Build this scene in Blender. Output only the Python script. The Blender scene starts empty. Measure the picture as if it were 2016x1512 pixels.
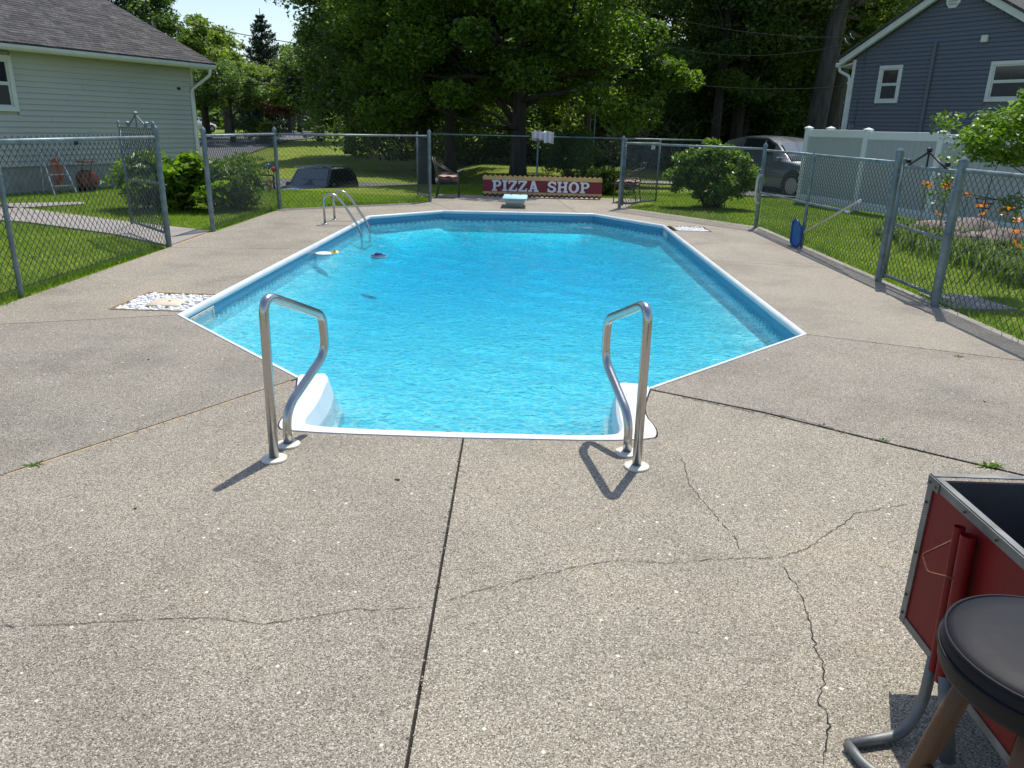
import bpy, bmesh, math, random
import numpy as np
from mathutils import Vector, Matrix
random.seed(7)
RNG = np.random.default_rng(7)
R = math.radians
scene = bpy.context.scene
col = scene.collection

# ------------------------------------------------------------------ camera
cam_d = bpy.data.cameras.new('camera')
cam_d.sensor_fit = 'HORIZONTAL'; cam_d.sensor_width = 36.0
cam_d.lens = 36.0 * 1500 / 2016
cam_d.clip_start = 0.02; cam_d.clip_end = 900
cam = bpy.data.objects.new('camera', cam_d); col.objects.link(cam)
YA = Vector((50, -504, 1500)).normalized()          # scene +Y seen in camera axes (right, down, forward)
DN = Vector((-103, 4454, 1500)); DN = (DN - DN.dot(YA) * YA).normalized()
ZA = -DN; XA = YA.cross(ZA)
rows = Matrix((XA, YA, ZA))
right, down, fwd = rows.col[0], rows.col[1], rows.col[2]
cam.matrix_world = Matrix(((right[0], -down[0], -fwd[0], 0), (right[1], -down[1], -fwd[1], 0),
                           (right[2], -down[2], -fwd[2], 1.65), (0, 0, 0, 1)))
scene.camera = cam

# ------------------------------------------------------------------ light
SUN = Vector((0.17, 0.43, 0.886)).normalized()
world = bpy.data.worlds.new('World'); scene.world = world
world.use_nodes = True
wn = world.node_tree.nodes; wl = world.node_tree.links
bgn = wn['Background']
sky = wn.new('ShaderNodeTexSky'); sky.sky_type = 'NISHITA'; sky.sun_disc = False
sky.sun_elevation = math.asin(SUN.z); sky.sun_rotation = math.atan2(SUN.x, SUN.y)
sky.air_density = 1.0; sky.dust_density = 1.0; sky.ozone_density = 1.0
wl.new(sky.outputs[0], bgn.inputs[0]); bgn.inputs[1].default_value = 0.15
sd = bpy.data.lights.new('sun', 'SUN'); sd.energy = 4.2; sd.angle = R(0.53); sd.color = (1.0, 0.955, 0.88)
so = bpy.data.objects.new('sun', sd); col.objects.link(so)
so.rotation_euler = SUN.to_track_quat('Z', 'Y').to_euler(); so.location = (5, 12, 30)
scene.view_settings.view_transform = 'Standard'; scene.view_settings.look = 'None'
scene.view_settings.exposure = 0.16; scene.view_settings.gamma = 1.0
scene.view_settings.use_curve_mapping = False
scene.cycles.max_bounces = 8; scene.cycles.transparent_max_bounces = 16
scene.cycles.caustics_reflective = False; scene.cycles.caustics_refractive = False
scene.cycles.sample_clamp_indirect = 6

# ------------------------------------------------------------------ materials
def nodes_of(name):
    m = bpy.data.materials.new(name); m.use_nodes = True
    nt = m.node_tree; return m, nt.nodes, nt.links, nt.nodes['Principled BSDF']
def ramp(N, pts, interp='LINEAR'):
    r = N.new('ShaderNodeValToRGB'); e = r.color_ramp.elements; r.color_ramp.interpolation = interp
    while len(e) < len(pts): e.new(0.5)
    for k, (p, c) in enumerate(pts):
        e[k].position = p; e[k].color = (*c, 1)
    return r
def mul(c, k): return tuple(min(1, x * k) for x in c)
def pm(name, c, rough=0.6, metal=0.0, var=0.12, scale=6, bump=0.15, bscale=60, c2=None, coat=0.0, spec=None, stretch=(1, 1, 1), dirt=0.0, island=0.0):
    """general procedural surface: two-tone noise, fine bump, optional dirt blotches and per-piece variation"""
    m, N, L, b = nodes_of(name)
    tc = N.new('ShaderNodeTexCoord'); mp = N.new('ShaderNodeMapping'); mp.inputs['Scale'].default_value = stretch
    L.new(tc.outputs['Object'], mp.inputs[0])
    n = N.new('ShaderNodeTexNoise'); n.inputs['Scale'].default_value = scale; n.inputs['Detail'].default_value = 6
    L.new(mp.outputs[0], n.inputs[0])
    r = ramp(N, [(0.3, mul(c, 1 - var)), (0.7, c2 or mul(c, 1 + var))]); L.new(n.outputs[0], r.inputs[0])
    outc = r.outputs[0]
    if dirt:
        n3 = N.new('ShaderNodeTexNoise'); n3.inputs['Scale'].default_value = scale * 0.35; n3.inputs['Detail'].default_value = 8
        L.new(tc.outputs['Object'], n3.inputs[0])
        r3 = ramp(N, [(0.45, (1, 1, 1)), (0.75, (1 - dirt,) * 3)]); L.new(n3.outputs[0], r3.inputs[0])
        mx = N.new('ShaderNodeMixRGB'); mx.blend_type = 'MULTIPLY'; mx.inputs[0].default_value = 1
        L.new(outc, mx.inputs[1]); L.new(r3.outputs[0], mx.inputs[2]); outc = mx.outputs[0]
    if island:
        g = N.new('ShaderNodeNewGeometry'); r4 = ramp(N, [(0, (1 - island,) * 3), (1, (1 + island * .4,) * 3)])
        L.new(g.outputs['Random Per Island'], r4.inputs[0])
        mx = N.new('ShaderNodeMixRGB'); mx.blend_type = 'MULTIPLY'; mx.inputs[0].default_value = 1
        L.new(outc, mx.inputs[1]); L.new(r4.outputs[0], mx.inputs[2]); outc = mx.outputs[0]
    L.new(outc, b.inputs['Base Color'])
    rr = N.new('ShaderNodeMapRange'); rr.inputs[3].default_value = max(0.02, rough - 0.08); rr.inputs[4].default_value = min(1, rough + 0.1)
    L.new(n.outputs[0], rr.inputs[0]); L.new(rr.outputs[0], b.inputs['Roughness'])
    b.inputs['Metallic'].default_value = metal
    if coat: b.inputs['Coat Weight'].default_value = coat; b.inputs['Coat Roughness'].default_value = 0.04
    if spec is not None: b.inputs['Specular IOR Level'].default_value = spec
    if bump:
        n2 = N.new('ShaderNodeTexNoise'); n2.inputs['Scale'].default_value = bscale; n2.inputs['Detail'].default_value = 4
        L.new(mp.outputs[0], n2.inputs[0])
        bp = N.new('ShaderNodeBump'); bp.inputs['Strength'].default_value = bump; bp.inputs['Distance'].default_value = 0.01
        L.new(n2.outputs[0], bp.inputs['Height']); L.new(bp.outputs[0], b.inputs['Normal'])
    return m

def leaf_mat(name, ca, cb, trans=0.35, rough=0.45, spec=0.4):
    m, N, L, b = nodes_of(name)
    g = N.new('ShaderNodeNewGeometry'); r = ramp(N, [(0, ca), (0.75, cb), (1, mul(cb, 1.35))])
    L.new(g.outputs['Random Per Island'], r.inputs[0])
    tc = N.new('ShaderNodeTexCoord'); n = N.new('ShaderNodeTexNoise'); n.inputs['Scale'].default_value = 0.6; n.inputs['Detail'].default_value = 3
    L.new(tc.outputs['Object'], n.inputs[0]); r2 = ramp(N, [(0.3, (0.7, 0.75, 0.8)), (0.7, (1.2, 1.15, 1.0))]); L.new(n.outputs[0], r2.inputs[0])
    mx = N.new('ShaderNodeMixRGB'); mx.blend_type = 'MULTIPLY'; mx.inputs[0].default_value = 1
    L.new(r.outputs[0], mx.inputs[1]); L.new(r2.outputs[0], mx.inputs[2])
    L.new(mx.outputs[0], b.inputs['Base Color']); b.inputs['Roughness'].default_value = rough; b.inputs['Specular IOR Level'].default_value = spec
    t = N.new('ShaderNodeBsdfTranslucent')
    hs = N.new('ShaderNodeMixRGB'); hs.blend_type = 'MULTIPLY'; hs.inputs[0].default_value = 1; hs.inputs[2].default_value = (1.5, 1.7, 0.5, 1)
    L.new(mx.outputs[0], hs.inputs[1]); L.new(hs.outputs[0], t.inputs[0])
    ms = N.new('ShaderNodeMixShader'); ms.inputs[0].default_value = trans
    L.new(b.outputs[0], ms.inputs[1]); L.new(t.outputs[0], ms.inputs[2]); L.new(ms.outputs[0], N['Material Output'].inputs[0])
    return m

def concrete_mat(name, ca, cb, cc, fine=1.0):
    """exposed-aggregate concrete: pale and dark grains in a buff matrix, with wear blotches; varies per slab"""
    m, N, L, b = nodes_of(name)
    g = N.new('ShaderNodeNewGeometry')
    v = N.new('ShaderNodeTexVoronoi'); v.inputs['Scale'].default_value = 165 * fine; L.new(g.outputs['Position'], v.inputs['Vector'])
    sp = N.new('ShaderNodeSeparateColor'); L.new(v.outputs['Color'], sp.inputs[0])
    r = ramp(N, [(0.0, ca), (0.22, mul(cb, .62)), (0.5, cb), (0.8, mul(cb, 1.22)), (0.93, cc), (1.0, mul(cc, 1.15))])
    L.new(sp.outputs[0], r.inputs[0])
    n2 = N.new('ShaderNodeTexNoise'); n2.inputs['Scale'].default_value = 300; n2.inputs['Detail'].default_value = 2
    L.new(g.outputs['Position'], n2.inputs[0])
    r2 = ramp(N, [(0.33, (0.60, 0.58, 0.56)), (0.5, (0.98,) * 3), (0.66, (1.14, 1.13, 1.10))]); L.new(n2.outputs[0], r2.inputs[0])
    mx = N.new('ShaderNodeMixRGB'); mx.blend_type = 'MULTIPLY'; mx.inputs[0].default_value = 1
    L.new(r.outputs[0], mx.inputs[1]); L.new(r2.outputs[0], mx.inputs[2])
    n = N.new('ShaderNodeTexNoise'); n.inputs['Scale'].default_value = 1.1; n.inputs['Detail'].default_value = 7; n.inputs['Roughness'].default_value = .62
    L.new(g.outputs['Position'], n.inputs[0])
    r3 = ramp(N, [(0.3, (0.74, 0.74, 0.76)), (0.45, (0.95, 0.95, 0.95)), (0.56, (1.0, 1.0, 1.0)), (0.72, (1.12, 1.08, 1.02))]); L.new(n.outputs[0], r3.inputs[0])
    mx2 = N.new('ShaderNodeMixRGB'); mx2.blend_type = 'MULTIPLY'; mx2.inputs[0].default_value = 1
    L.new(mx.outputs[0], mx2.inputs[1]); L.new(r3.outputs[0], mx2.inputs[2])
    n4 = N.new('ShaderNodeTexNoise'); n4.inputs['Scale'].default_value = .38; n4.inputs['Detail'].default_value = 9; n4.inputs['Roughness'].default_value = .7; n4.inputs['Distortion'].default_value = .6
    L.new(g.outputs['Position'], n4.inputs[0]); r6 = ramp(N, [(0.36, (0.80, 0.79, 0.78)), (0.47, (0.97, 0.97, 0.97)), (0.62, (1.05, 1.04, 1.02))]); L.new(n4.outputs[0], r6.inputs[0])
    mx6 = N.new('ShaderNodeMixRGB'); mx6.blend_type = 'MULTIPLY'; mx6.inputs[0].default_value = 1; L.new(mx2.outputs[0], mx6.inputs[1]); L.new(r6.outputs[0], mx6.inputs[2]); mx2 = mx6
    # rare large white stones
    v2 = N.new('ShaderNodeTexVoronoi'); v2.inputs['Scale'].default_value = 26; L.new(g.outputs['Position'], v2.inputs['Vector'])
    sp2 = N.new('ShaderNodeSeparateColor'); L.new(v2.outputs['Color'], sp2.inputs[0])
    gt = N.new('ShaderNodeMath'); gt.operation = 'GREATER_THAN'; gt.inputs[1].default_value = 0.955; L.new(sp2.outputs[1], gt.inputs[0])
    lt = N.new('ShaderNodeMath'); lt.operation = 'LESS_THAN'; lt.inputs[1].default_value = 0.17; L.new(v2.outputs['Distance'], lt.inputs[0])
    an = N.new('ShaderNodeMath'); an.operation = 'MULTIPLY'; L.new(gt.outputs[0], an.inputs[0]); L.new(lt.outputs[0], an.inputs[1])
    mx3 = N.new('ShaderNodeMixRGB'); L.new(an.outputs[0], mx3.inputs[0]); L.new(mx2.outputs[0], mx3.inputs[1]); mx3.inputs[2].default_value = (*mul(cc, 1.2), 1)
    oi = N.new('ShaderNodeObjectInfo'); r5 = ramp(N, [(0, (0.93, 0.93, 0.95)), (1, (1.11, 1.09, 1.05))]); L.new(oi.outputs['Random'], r5.inputs[0])
    mx4 = N.new('ShaderNodeMixRGB'); mx4.blend_type = 'MULTIPLY'; mx4.inputs[0].default_value = 1
    L.new(mx3.outputs[0], mx4.inputs[1]); L.new(r5.outputs[0], mx4.inputs[2])
    L.new(mx4.outputs[0], b.inputs['Base Color']); b.inputs['Roughness'].default_value = .82; b.inputs['Specular IOR Level'].default_value = .3
    bp = N.new('ShaderNodeBump'); bp.inputs['Strength'].default_value = .55; bp.inputs['Distance'].default_value = 0.004
    L.new(v.outputs['Distance'], bp.inputs['Height']); bp.invert = True; L.new(bp.outputs[0], b.inputs['Normal'])
    return m

M = {}
M['deck'] = concrete_mat('deck_concrete', (0.080, 0.071, 0.058), (0.312, 0.282, 0.229), (0.55, 0.52, 0.46), 1.55)
M['deck_far'] = concrete_mat('deck_concrete_smooth', (0.15, 0.137, 0.115), (0.335, 0.303, 0.25), (0.47, 0.44, 0.385), 1.6)
M['kerb'] = pm('kerb_concrete', (0.29, 0.268, 0.228), .85, bump=.5, bscale=90, var=.2, scale=5, dirt=.3)
M['joint'] = pm('joint_dark', (0.018, 0.016, 0.014), .95, bump=.6, bscale=120)
M['wood_strip'] = pm('expansion_wood', (0.42, 0.29, 0.15), .8, var=.3, scale=14, bump=.5)
M['bin_steel'] = pm('weathered_zinc', (0.20, 0.205, 0.20), .55, .5, var=.25, scale=14, bump=.15, bscale=40, dirt=.4)
M['galv'] = pm('galvanised_steel', (0.20, 0.25, 0.265), .5, .55, var=.25, scale=9, bump=.12, bscale=30, dirt=.35)
M['wire'] = pm('galvanised_wire', (0.085, 0.10, 0.105), .6, .3, var=.25, scale=3, bump=0)
M['steel'] = pm('brushed_stainless', (0.50, 0.50, 0.49), .24, 1.0, var=.06, scale=5, bump=.06, bscale=220, stretch=(1, 1, .06))
M['cream'] = pm('cream_plastic', (0.66, 0.62, 0.53), .45, var=.05, bump=.05)
M['beige'] = pm('beige_plastic', (0.62, 0.54, 0.40), .5, var=.06, bump=.08)
M['white_pl'] = pm('white_plastic', (0.74, 0.75, 0.76), .35, var=.04, bump=.03)
M['coping'] = pm('white_coping', (0.70, 0.74, 0.75), .32, var=.05, scale=3, bump=.04, dirt=.1)
M['steps'] = pm('step_fibreglass', (0.66, 0.74, 0.78), .35, var=.04, bump=.03)
M['vinyl_g'] = pm('grey_vinyl', (0.44, 0.465, 0.50), .45, var=.03, scale=2, bump=.03, dirt=.06)
M['vinyl_w'] = pm('white_vinyl', (0.78, 0.80, 0.83), .42, var=.03, scale=2, bump=.03, dirt=.06)
M['siding_g'] = pm('pale_green_siding', (0.455, 0.475, 0.445), .55, var=.05, scale=1.5, bump=.12, bscale=40, stretch=(.2, 1, 1), dirt=.1)
M['siding_b'] = pm('slate_blue_siding', (0.108, 0.122, 0.155), .5, var=.05, scale=1.5, bump=.12, bscale=40, stretch=(.2, 1, 1))
M['trim'] = pm('white_trim', (0.60, 0.64, 0.63), .4, var=.04, bump=.04, dirt=.1)
M['foundation'] = pm('foundation_paint', (0.33, 0.35, 0.33), .8, var=.1, scale=4, bump=.35, dirt=.3)
M['shingle'] = pm('asphalt_shingle', (0.060, 0.056, 0.058), .9, var=.35, scale=16, bump=.8, bscale=260, c2=(0.125, 0.12, 0.118), dirt=.3, island=.55)
M['glass'] = pm('window_glass', (0.012, 0.015, 0.017), .04, var=.1, bump=0, spec=.9)
M['screen'] = pm('window_screen', (0.03, 0.035, 0.037), .3, var=.1, bump=0)
M['dark'] = pm('black_metal', (0.02, 0.02, 0.022), .45, .2, bump=.05)
M['rubber'] = pm('tyre_rubber', (0.018, 0.018, 0.018), .8, bump=.2)
M['asphalt'] = pm('asphalt', (0.105, 0.105, 0.11), .9, var=.15, scale=3, bump=.5, bscale=120, dirt=.2)
M['path'] = pm('path_concrete', (0.30, 0.275, 0.25), .85, var=.12, scale=3, bump=.4, bscale=90, dirt=.2)
M['soil'] = pm('soil', (0.045, 0.035, 0.022), .95, var=.4, scale=12, bump=.8, bscale=50)
M['pebble'] = pm('white_pebble', (0.80, 0.80, 0.80), .6, var=.06, scale=20, bump=.2, island=.15)
M['bark'] = pm('tree_bark', (0.052, 0.043, 0.035), .95, var=.45, scale=8, bump=1.0, bscale=22, stretch=(1, 1, .18))
M['bark2'] = pm('grey_bark', (0.085, 0.075, 0.062), .95, var=.4, scale=8, bump=1.0, bscale=22, stretch=(1, 1, .18))
M['deadwood'] = pm('dead_twigs', (0.16, 0.14, 0.12), .9, var=.3, bump=.2)
M['rock'] = pm('boulder_stone', (0.20, 0.16, 0.135), .85, var=.3, scale=4, bump=.9, bscale=14, dirt=.3)
M['red'] = pm('red_paint', (0.17, 0.006, 0.008), .5, var=.15, scale=7, bump=.08, bscale=30, dirt=.3, spec=.25)
M['box_in'] = pm('grey_liner_sheet', (0.075, 0.085, 0.085), .5, .3, var=.15, scale=5, bump=.1)
M['leather'] = pm('black_vinyl', (0.013, 0.013, 0.017), .55, var=.25, scale=9, bump=.10, bscale=24, spec=.2, dirt=.3)
M['wood_leg'] = pm('worn_wood', (0.10, 0.047, 0.022), .55, var=.4, scale=9, bump=.3, bscale=30, stretch=(1, 1, .15), dirt=.3)
M['sign_red'] = pm('sign_maroon', (0.22, 0.016, 0.032), .5, var=.1, scale=3, bump=.05, dirt=.2)
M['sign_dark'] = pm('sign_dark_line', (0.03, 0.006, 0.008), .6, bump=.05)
M['sign_gold'] = pm('sign_gold', (0.66, 0.45, 0.19), .55, var=.15, scale=6, bump=.1, dirt=.2)
M['letter_face'] = pm('letter_face_white', (0.76, 0.80, 0.86), .45, var=.08, scale=8, bump=.05)
M['letter_side'] = pm('letter_side_grey', (0.22, 0.24, 0.28), .5, bump=.05)
M['chair_frame'] = pm('bronze_chair_frame', (0.11, 0.095, 0.085), .45, .5, bump=.05)
M['cushion'] = pm('pink_cushion', (0.50, 0.30, 0.27), .9, var=.15, scale=5, bump=.3, bscale=25)
M['pale_pink'] = pm('pale_pink_cloth', (0.66, 0.50, 0.50), .9, var=.06, bump=.2)
M['board_top'] = pm('diving_board_blue', (0.33, 0.60, 0.70), .6, bump=.3, bscale=140, var=.06)
M['board_base'] = pm('diving_base', (0.50, 0.60, 0.58), .45, var=.06, bump=.05)
M['blue_net'] = pm('net_blue', (0.012, 0.075, 0.27), .45, bump=.05)
M['blue_mesh'] = pm('net_mesh_blue', (0.03, 0.16, 0.38), .7, bump=.4, bscale=200)
M['pole_w'] = pm('weathered_white_pole', (0.55, 0.52, 0.42), .45, var=.08, bump=.05, dirt=.2)
M['navy'] = pm('navy_float', (0.012, 0.03, 0.13), .4, bump=.03)
M['yellow'] = pm('yellow_plastic', (0.70, 0.42, 0.03), .45, bump=.03)
M['car_grey'] = pm('grey_car_paint', (0.17, 0.19, 0.215), .3, .6, var=.03, bump=0, coat=.9)
M['car_green'] = pm('dark_green_car_paint', (0.012, 0.022, 0.022), .3, .2, var=.05, bump=0, coat=.8)
M['car_white'] = pm('white_car_paint', (0.68, 0.69, 0.70), .3, var=.02, bump=0, coat=.6)
M['windshield'] = pm('windshield_glass', (0.09, 0.115, 0.12), .08, var=.1, bump=0, spec=1.0, coat=.5)  # pale base colour stands in for sky reflected in the windshield
M['car_glass'] = pm('car_glass', (0.018, 0.024, 0.026), .05, var=.05, bump=0, spec=1.0)
M['chrome'] = pm('chrome', (0.6, 0.6, 0.6), .15, 1.0, var=.05, bump=0)
M['lamp_glass'] = pm('headlamp', (0.45, 0.47, 0.48), .1, .3, var=.1, bump=0, coat=.8)
M['orange'] = pm('orange_cord', (0.55, 0.09, 0.02), .5, bump=.1)
M['rust'] = pm('rusty_red_metal', (0.17, 0.045, 0.025), .7, var=.35, scale=12, bump=.3)
M['alu'] = pm('aluminium', (0.42, 0.43, 0.43), .4, .8, var=.1, bump=.05)
M['pole_wood'] = pm('utility_pole_wood', (0.075, 0.055, 0.04), .9, var=.3, scale=8, bump=.5, stretch=(1, 1, .1))
M['cable'] = pm('cable_black', (0.02, 0.02, 0.021), .85, bump=0, spec=.15)
M['lily'] = leaf_mat('lily_petal', (0.72, 0.16, 0.015), (0.85, 0.26, 0.03), .3)
M['lily_stem'] = pm('lily_stem', (0.07, 0.13, 0.03), .6, bump=0)
M['balloon_b'] = pm('blue_ball', (0.01, 0.16, 0.55), .35, bump=0)
M['balloon_r'] = pm('red_ball', (0.62, 0.04, 0.03), .35, bump=0)
M['pink'] = pm('pink_flower', (0.6, 0.04, 0.07), .6, bump=0)
M['maple'] = leaf_mat('maple_leaves', (0.048, 0.093, 0.021), (0.133, 0.212, 0.037), .52)
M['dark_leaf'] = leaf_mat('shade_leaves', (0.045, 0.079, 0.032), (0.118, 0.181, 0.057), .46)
M['mid_leaf'] = leaf_mat('grove_leaves', (0.070, 0.112, 0.038), (0.205, 0.269, 0.085), .52)
M['pale_leaf'] = leaf_mat('pale_leaves', (0.065, 0.117, 0.039), (0.143, 0.221, 0.078), .4)
M['bright_leaf'] = leaf_mat('bright_leaves', (0.075, 0.150, 0.019), (0.175, 0.275, 0.031), .4)
M['needle'] = leaf_mat('spruce_needles', (0.018, 0.040, 0.025), (0.047, 0.076, 0.047), .12)
M['red_leaf'] = leaf_mat('plum_leaves', (0.058, 0.018, 0.018), (0.111, 0.039, 0.029), .3)
M['bush_leaf'] = leaf_mat('bush_leaves', (0.074, 0.138, 0.022), (0.166, 0.262, 0.038), .36, .38)
M['lily_leaf'] = leaf_mat('lily_leaves', (0.045, 0.09, 0.014), (0.11, 0.18, 0.03), .3, .6, .15)
M['grass_blade'] = leaf_mat('grass_blades', (0.096, 0.185, 0.021), (0.202, 0.316, 0.039), .4, .6, .2)

def lawn_mat():
    m, N, L, b = nodes_of('lawn_turf')
    g = N.new('ShaderNodeNewGeometry')
    n = N.new('ShaderNodeTexNoise'); n.inputs['Scale'].default_value = 0.7; n.inputs['Detail'].default_value = 8; L.new(g.outputs['Position'], n.inputs[0])
    n2 = N.new('ShaderNodeTexNoise'); n2.inputs['Scale'].default_value = 28; n2.inputs['Detail'].default_value = 5; L.new(g.outputs['Position'], n2.inputs[0])
    a = ramp(N, [(0.3, (0.13, 0.18, 0.02)), (0.55, (0.19, 0.25, 0.03)), (0.75, (0.235, 0.275, 0.05))]); L.new(n.outputs[0], a.inputs[0])
    c = ramp(N, [(0.3, (0.5, 0.55, 0.5)), (0.65, (1.25, 1.2, 1.15))]); L.new(n2.outputs[0], c.inputs[0])
    mx = N.new('ShaderNodeMixRGB'); mx.blend_type = 'MULTIPLY'; mx.inputs[0].default_value = 1
    L.new(a.outputs[0], mx.inputs[1]); L.new(c.outputs[0], mx.inputs[2]); L.new(mx.outputs[0], b.inputs['Base Color'])
    b.inputs['Roughness'].default_value = .9; b.inputs['Specular IOR Level'].default_value = .15
    bp = N.new('ShaderNodeBump'); bp.inputs['Strength'].default_value = .9; bp.inputs['Distance'].default_value = .05
    L.new(n2.outputs[0], bp.inputs['Height']); L.new(bp.outputs[0], b.inputs['Normal'])
    return m
M['lawn'] = lawn_mat()

def liner_mat():
    """vinyl liner: web of sunlight caustics painted into the colour, and a dark blue border band with a zigzag lower edge (u = run along wall, v = height)"""
    m, N, L, b = nodes_of('liner_caustics_and_band')
    uv = N.new('ShaderNodeUVMap'); s = N.new('ShaderNodeSeparateXYZ'); L.new(uv.outputs[0], s.inputs[0])
    g = N.new('ShaderNodeNewGeometry')
    def mth(op, a, b_=None):
        n = N.new('ShaderNodeMath'); n.operation = op
        for i, x in enumerate((a, b_)):
            if x is None: continue
            if isinstance(x, (int, float)): n.inputs[i].default_value = x
            else: L.new(x, n.inputs[i])
        return n.outputs[0]
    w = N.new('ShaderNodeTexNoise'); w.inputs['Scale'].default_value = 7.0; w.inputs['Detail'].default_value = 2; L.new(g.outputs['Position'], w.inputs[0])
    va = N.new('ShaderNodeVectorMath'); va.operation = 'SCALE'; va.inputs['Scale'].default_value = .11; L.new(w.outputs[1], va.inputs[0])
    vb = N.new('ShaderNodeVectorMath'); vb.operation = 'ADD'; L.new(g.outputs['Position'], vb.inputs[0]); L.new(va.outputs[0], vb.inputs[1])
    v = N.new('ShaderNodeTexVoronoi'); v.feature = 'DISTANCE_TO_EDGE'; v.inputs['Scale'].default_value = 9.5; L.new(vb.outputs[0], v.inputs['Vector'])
    pr = ramp(N, [(0.0, (0.98, 0.99, 0.99)), (0.06, (0.88, 0.98, 0.99)), (0.15, (0.36, 0.86, 0.97)), (0.5, (0.17, 0.76, 0.96))])  # painted caustics: pale lines on the cell edges, cyan between
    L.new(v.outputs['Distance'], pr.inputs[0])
    zig = mth('PINGPONG', s.outputs[0], 0.06)                          # 0..0.06
    edge = mth('SUBTRACT', mth('MULTIPLY', zig, 0.7), 0.215)           # band lower edge height
    band = mth('GREATER_THAN', s.outputs[1], edge)
    tip = mth('GREATER_THAN', s.outputs[1], mth('SUBTRACT', edge, 0.010))
    tile = N.new('ShaderNodeTexBrick'); tile.inputs['Scale'].default_value = 26; tile.inputs['Color1'].default_value = (0.04, 0.20, 0.36, 1)
    tile.inputs['Color2'].default_value = (0.08, 0.28, 0.43, 1); tile.inputs['Mortar'].default_value = (0.18, 0.42, 0.54, 1); L.new(uv.outputs[0], tile.inputs[0])
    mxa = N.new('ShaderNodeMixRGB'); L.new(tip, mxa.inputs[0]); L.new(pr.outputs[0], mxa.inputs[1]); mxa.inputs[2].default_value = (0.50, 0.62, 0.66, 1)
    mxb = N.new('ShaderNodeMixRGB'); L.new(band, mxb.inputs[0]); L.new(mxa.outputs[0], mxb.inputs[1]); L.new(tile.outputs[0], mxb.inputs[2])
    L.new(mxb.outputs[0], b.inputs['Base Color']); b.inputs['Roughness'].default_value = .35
    return m
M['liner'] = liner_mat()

def water_mat():
    m, N, L, b = nodes_of('pool_water'); N.remove(b)
    g = N.new('ShaderNodeNewGeometry')
    def noise(sc, det, sx, sy):
        mp = N.new('ShaderNodeMapping'); mp.inputs['Scale'].default_value = (sx, sy, 1); L.new(g.outputs['Position'], mp.inputs[0])
        n = N.new('ShaderNodeTexNoise'); n.inputs['Scale'].default_value = sc; n.inputs['Detail'].default_value = det
        n.inputs['Distortion'].default_value = 0.8; L.new(mp.outputs[0], n.inputs[0]); return n
    n1 = noise(8.5, 3, 1, 1.35); n2 = noise(24, 2, 1, 1.15)
    b1 = N.new('ShaderNodeBump'); b1.inputs['Strength'].default_value = .8; b1.inputs['Distance'].default_value = .032; L.new(n1.outputs[0], b1.inputs['Height'])
    b2 = N.new('ShaderNodeBump'); b2.inputs['Strength'].default_value = .7; b2.inputs['Distance'].default_value = .016
    L.new(n2.outputs[0], b2.inputs['Height']); L.new(b1.outputs[0], b2.inputs['Normal'])
    fr = N.new('ShaderNodeFresnel'); fr.inputs[0].default_value = 1.33; L.new(b2.outputs[0], fr.inputs[1])
    gl = N.new('ShaderNodeBsdfGlossy'); gl.inputs['Roughness'].default_value = .03; L.new(b2.outputs[0], gl.inputs['Normal'])
    tr = N.new('ShaderNodeBsdfTransparent'); tr.inputs[0].default_value = (1, 1, 1, 1)
    rf = N.new('ShaderNodeBsdfRefraction'); rf.inputs['IOR'].default_value = 1.33; rf.inputs['Roughness'].default_value = 0.0; L.new(b2.outputs[0], rf.inputs['Normal'])
    mt = N.new('ShaderNodeMixShader'); mt.inputs[0].default_value = .22; L.new(tr.outputs[0], mt.inputs[1]); L.new(rf.outputs[0], mt.inputs[2])
    ms = N.new('ShaderNodeMixShader'); L.new(fr.outputs[0], ms.inputs[0]); L.new(mt.outputs[0], ms.inputs[1]); L.new(gl.outputs[0], ms.inputs[2])
    L.new(ms.outputs[0], N['Material Output'].inputs['Surface'])
    ab = N.new('ShaderNodeVolumeAbsorption'); ab.inputs[0].default_value = (0.0, 0.90, 0.995, 1); ab.inputs[1].default_value = 1.3
    L.new(ab.outputs[0], N['Material Output'].inputs['Volume'])
    return m
M['water'] = water_mat()

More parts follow.
